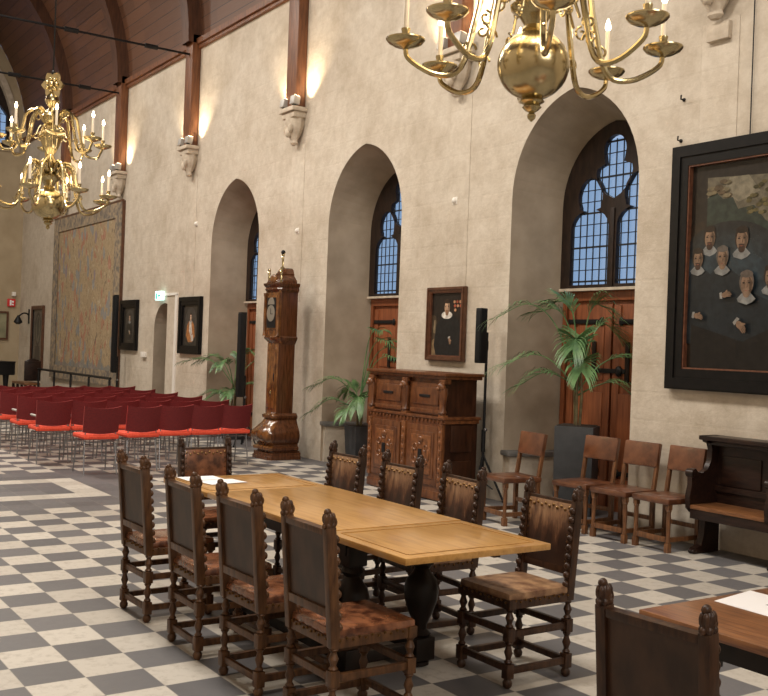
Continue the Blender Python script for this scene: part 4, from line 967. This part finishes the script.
# ------------------------------------------------------------------ palms
def make_palm(name, label, loc, pot, fronds, seed, trunk_h, LL=.36, turn=0.0):
    """pot=(w,d,h,taper) or None; fronds = list of (azimuth deg, start height, reach, rise, droop)"""
    rnd = random.Random(seed); t = thing(name, label, 'plant', loc, 0, 'potted palms'); z0 = 0
    if pot:
        w_, d_, h_, tp = pot; z0 = h_ - .03; b = MB(); Xp = Matrix.Rotation(turn, 4, 'Z'); b.box((0, 0, h_ / 2), (w_ * tp, d_ * tp, h_), M['planter'], Xp, bev=.008, taper=(1 / tp, 1 / tp)); b.build('planter', t)
        b = MB(); b.box((0, 0, h_ + .001), (w_ * .9, d_ * .9, .012), M['soil'], Xp); b.build('soil', t)
    b = MB()
    for k in range(4):
        a = k * 1.7; b.tube([(.03 * math.cos(a), .03 * math.sin(a), z0), (.05 * math.cos(a), .05 * math.sin(a), z0 + trunk_h * .6), (.03 * math.cos(a), .03 * math.sin(a), z0 + trunk_h)], [.016, .013, .01], M['stem'], 7)
    b.build('stem', t)
    for (az, h0, reach, rise, droop, bare) in fronds:
        a = math.radians(az); X = Matrix.Translation((0, 0, z0)) @ Matrix.Rotation(a, 4, 'Z')
        P = lerp_path([(0, 0, h0), (reach * .30, 0, h0 + rise * .75), (reach * .62, 0, h0 + rise), (reach, 0, h0 + rise - droop)], 9)
        b = MB(); n = len(P); b.tube(P, [.008 * (1 - .75 * i / n) + .001 for i in range(n)], M['stem'] if False else M['leaf'], 5, X)
        for i in range(int(n * bare), n):
            p = P[i]; d = (P[min(i + 1, n - 1)] - P[max(i - 1, 0)]).normalized(); u = (i - n * bare) / (n * (1 - bare))
            L = LL * (.62 + .38 * math.sin(PI * min(1, .25 + .6 * u)))
            for s in (-1, 1):
                side = Vector((0, s, 0)); dirv = (d * (.62 + .7 * u) + side * (.9 - .5 * u) + Vector((0, 0, .06 + rnd.uniform(-.1, .1)))).normalized()
                q0 = p; q1 = p + dirv * L * .45 + Vector((0, 0, .015)); q2 = p + dirv * L * .8 + Vector((0, 0, -.01 * L / .3)); q3 = p + dirv * L + Vector((0, 0, -.07 * L / .3))
                wd = (d - dirv * d.dot(dirv)).normalized() * .0105
                vs = [b.bm.verts.new(X @ q) for q in (q0 - wd * .4, q0 + wd * .4, q1 + wd, q1 - wd, q2 + wd * .7, q2 - wd * .7, q3)]
                b._fin([b.bm.faces.new((vs[0], vs[1], vs[2], vs[3])), b.bm.faces.new((vs[3], vs[2], vs[4], vs[5])), b.bm.faces.new((vs[5], vs[4], vs[6]))], M['leaf'], True)
        b.build('frond', t)
    return t
V0 = 138   # azimuth of the line of sight, used only to give the fronds of each plant a plausible spread
make_palm('potted_palm', 'large potted palm in a tall square charcoal planter in the right arch', (-1.62, 6.13, 0), (.41, .40, .93, .96),
          [(212, .55, .46, .72, .04, .4), (190, .55, .30, .80, .0, .4), (30, .6, .22, .72, .02, .4), (228, .45, .90, .86, .16, .62), (236, .35, .80, .42, .12, .55), (230, .42, .62, .16, .14, .35), (60, .5, .40, .62, .12, .45), (50, .42, .74, .36, .08, .45), (42, .36, .62, .14, .18, .4), (318, .5, .34, .22, .10, .3), (140, .4, .3, .6, .1, .4), (300, .5, .3, .45, .1, .35)], 3, .6, .32, math.radians(34))
make_palm('potted_palm', 'small palm in a black pot between the cabinet and the arch behind it', (-5.88, 6.12, 0), (.31, .31, .57, .8),
          [(215, .28, .72, .40, .12, .45), (222, .22, .74, .16, .20, .45), (4, .45, .62, .80, .02, .66), (14, .45, .74, .70, .02, .66), (-4, .45, .50, .92, .0, .66), (8, .45, .84, .58, .05, .66), (200, .25, .26, .35, .1, .3), (318, .2, .30, .25, .15, .3), (48, .2, .32, .38, .1, .3), (280, .2, .3, .1, .1, .3)], 5, .35, .24)
make_palm('potted_palm', 'thin palm behind the red chairs in the leftmost arch', (-9.95, 6.12, 0), (.36, .36, .5, .8),
          [(210, .45, .75, .52, .12, .4), (228, .45, .95, .46, .08, .45), (300, .4, .5, .5, .1, .4), (20, .45, .5, .62, .05, .4), (48, .45, .85, .50, .1, .4), (235, .25, .62, .10, .12, .35), (250, .3, .45, .02, .1, .3), (318, .3, .4, .1, .1, .3), (60, .3, .5, .2, .1, .3), (140, .4, .4, .6, .1, .4)], 8, .55, .24)

# ------------------------------------------------------------------ column speakers on stands
M['grille'] = plain('speaker_grille', (.008, .008, .009), .6, spec=.2)
def speaker(loc, z0, z1, label, wd=.14, spread=.26):
    t = thing('column_speaker', label, 'speaker', loc, 0, 'black column speakers'); h = z1 - z0
    b = MB(); b.box((-.01, -.05, z0 + h / 2), (wd, .09, h), M['black'], bev=.008); b.build('cabinet_body', t)
    b = MB(); b.box((-.01, -.098, z0 + h / 2), (wd - .02, .008, h - .05), M['grille'], bev=.002); b.build('grille', t)
    b = MB(); b.tube([(0, .03, .05), (0, .03, z0 + .35)], .016, M['black'], 10); b.tube([(0, .03, .55), (0, .03, .8)], .024, M['black'], 10); b.box((0, .01, z0 + .2), (.05, .05, .1), M['iron']); b.ball((.03, .03, .8), .022, M['chrome']); b.build('stand_pole', t)
    for a in (-PI / 3, math.radians(30), math.radians(158)):
        e = Vector((math.cos(a) * spread, .03 + math.sin(a) * spread, .015)); b = MB(); b.tube([(0, .03, .52), e], .013, M['black'], 8); b.tube([(0, .03, .22), (e * .5 + Vector((0, .015, .13)))], .008, M['black'], 6); b.ball(e, .018, M['black']); b.build('tripod_leg', t)
    return t
speaker((-2.685, 5.70, 0), 1.55, 2.17, 'slim black column speaker on a tripod right of the cabinet', .10)
speaker((-8.78, 5.72, 0), .80, 2.18, 'tall black column speaker on a stand in front of the leftmost arch')
speaker((-14.80, 5.70, 0), .95, 2.60, 'tall black column speaker at the right edge of the tapestry', .13)

# ------------------------------------------------------------------ railing, piano, armchair at the far end
t = thing('iron_railing', 'low dark railing in front of the tapestry, behind the red chairs', 'railing', (-17.1, 5.45, 0))
b = MB(); b.tube([(-2.7, 0, .84), (2.7, 0, .84)], .028, M['iron'], 8); b.build('top_rail', t)
for x in (-2.65, -1.3, 0, 1.3, 2.65): b = MB(); b.tube([(x, 0, 0), (x, 0, .83)], .025, M['iron'], 8); b.lathe([(.12, 0), (.12, .02), (.03, .04)], M['iron'], 12, off=(x, 0, 0)); b.build('post', t)
t = thing('grand_piano', 'black grand piano, only its end showing at the left edge behind the red chairs', 'piano', (-20.3, 4.22, 0))
pf = [(-.72, -.75), (.62, -.75), (.72, -.5), (.72, .35), (.60, .62), (.3, .72), (-.1, .55), (-.4, .35), (-.72, .3)]
b = MB(); b.plate([pf], .30, M['black'], Matrix.Translation((0, 0, .68))); b.build('case', t)
b = MB(); b.plate([[(x * 1.02, y * 1.02) for x, y in pf]], .025, M['black'], Matrix.Translation((0, 0, .985))); b.build('lid', t)
for x, y in ((.5, -.6), (.5, .45), (-.55, -.3)): b = MB(); b.lathe([(.03, 0), (.03, .06), (.04, .1), (.05, .3), (.07, .6), (.08, .69)], M['black'], 12, off=(x, y, 0)); b.build('leg', t)
t = thing('old_armchair', 'old wooden long-seated chair by the far corner, carved back against the railing', 'chair', (-20.5, 5.35, 0), math.radians(90))
b = MB(); b.box((0, .02, .45), (.40, 1.2, .06), M['bench_seat_wood'], bev=.01); b.build('seat', t)
b = MB(); b.box((0, -.55, .78), (.40, .06, .5), M['bench_wood'], bev=.01); b.lathe([(.19, 0), (.14, .06), (.04, .09)], M['bench_wood'], 12, off=(0, -.55, 1.0), sy=.12); b.build('backrest', t)
for x in (-.16, .16):
    for y in (-.55, -.2, .2, .62): b = MB(); b.lathe([(.03, 0), (.045, .08), (.025, .15), (.045, .3), (.03, .42)], M['bench_wood'], 10, off=(x, y, 0)); b.build('leg', t)

# ------------------------------------------------------------------ red conference chairs
def make_red_chair(arms):
    t = thing('red_conference_chair', '', 'chair', (0, 0, 0), 0, 'red conference chairs in rows')
    b = MB(); nx, nz = 10, 6; rows = []
    for dy in (0, .018):
        g = []
        for i in range(nx + 1):
            u = -1 + 2 * i / nx; col_ = []
            for j in range(nz + 1):
                v = j / nz; wv = .220 + .012 * v; zt = .525 - .02 * (1 - u * u) * (1 - v) + v * (.295 + .028 * u * u)
                col_.append(b.bm.verts.new((u * wv, -.19 - .07 * v + .045 * u * u * (1 if True else 0) - dy + .0, zt)))
            g.append(col_)
        rows.append(g)
    F, Bk = rows; fs = []; rim = []
    for i in range(nx):
        for j in range(nz):
            fs.append(b.bm.faces.new((F[i][j], F[i + 1][j], F[i + 1][j + 1], F[i][j + 1]))); fs.append(b.bm.faces.new((Bk[i][j + 1], Bk[i + 1][j + 1], Bk[i + 1][j], Bk[i][j])))
    for i in range(nx):
        rim.append(b.bm.faces.new((F[i][nz], F[i + 1][nz], Bk[i + 1][nz], Bk[i][nz]))); rim.append(b.bm.faces.new((F[i + 1][0], F[i][0], Bk[i][0], Bk[i + 1][0])))
    for j in range(nz):
        rim.append(b.bm.faces.new((F[0][j], F[0][j + 1], Bk[0][j + 1], Bk[0][j]))); rim.append(b.bm.faces.new((F[nx][j + 1], F[nx][j], Bk[nx][j], Bk[nx][j + 1])))
    b._fin(fs, M['red_back'], True); b._fin(rim, M['red_rim'], True); b.build('backrest', t)
    b = MB(); b.box((0, .01, .468), (.44, .46, .06), M['red_seat'], bev=.03); b.build('seat', t)
    for sx in (-1, 1):
        b = MB(); x = sx * .19
        b.tube(lerp_path([(x, -.17, .60), (x, -.165, .50), (x, -.14, .41), (x, .16, .41)], 4), .008, M['chrome'], 6)
        b.tube([(x, -.14, .42), (x * 1.08, -.20, 0.008)], .008, M['chrome'], 6); b.tube([(x, .14, .42), (x * 1.08, .20, .008)], .008, M['chrome'], 6); b.build('side_frame', t)
        if arms:
            b = MB(); b.tube(lerp_path([(x * 1.08, -.15, .44), (x * 1.09, -.14, .60), (x * 1.09, -.10, .625), (x * 1.09, .12, .625)], 4), .009, M['chrome'], 6); ar = b.build('arm', t)
            b = MB(); b.box((x * 1.09, .0, .638), (.032, .24, .018), M['armpad'], bev=.006); b.build('arm_pad', ar)
    for p_, q_, r_ in (((-.2, -.14, .405), (.2, -.14, .405), .007), ((-.2, .14, .405), (.2, .14, .405), .007), ((-.212, -.168, .22), (.212, -.168, .22), .005)):
        b = MB(); b.tube([p_, q_], r_, M['chrome'], 6); b.build('cross_bar', t)
    return t
ra = make_red_chair(False); rb = make_red_chair(True); used = {}
ORD = ['first', 'second', 'third', 'fourth', 'fifth', 'sixth']
def place_red(x, y, rz, proto, label):
    if id(proto) not in used:
        used[id(proto)] = 1; proto.location = (x, y, 0); proto.rotation_euler = (0, 0, rz); proto['label'] = label; return proto
    return dup(proto, (x, y, 0), rz, label)
NROW = ['nearest row', 'second row', 'third row', 'fourth row', 'fifth row', 'sixth row']
for k, (x, y) in enumerate(((-6.62, 4.46), (-6.55, 4.00), (-6.50, 3.54), (-6.36, 3.04), (-6.23, 2.47))):
    place_red(x, y, PI / 2 + random.uniform(-.04, .04) + .05, ra, 'red conference chair, %s from the clock in the nearest row' % ORD[k])
for r in range(1, 6):
    for k in range(6):
        x = -6.62 - r * .96 + .03 * k; y = 4.57 - .466 * k + random.uniform(-.002, .002)
        place_red(x, y, PI / 2 + random.uniform(-.015, .015), rb if k >= 2 else ra, 'red conference chair in the %s, %s from the wall' % (NROW[r].split()[0] + ' row from us', ORD[k]))

# printed sheet on the second table (last, small)
sheet('printed_sheet', [(3.67, 1.57), (4.07, 1.555), (4.06, 1.845), (3.625, 1.85)], .7706, 'large white printed sheet lying on the brown table at the lower right', [[(3.80, 1.70), (3.86, 1.695), (3.86, 1.71), (3.80, 1.715)], [(3.84, 1.67), (3.95, 1.665), (3.95, 1.675), (3.84, 1.68)]], 'papers on the brown table')
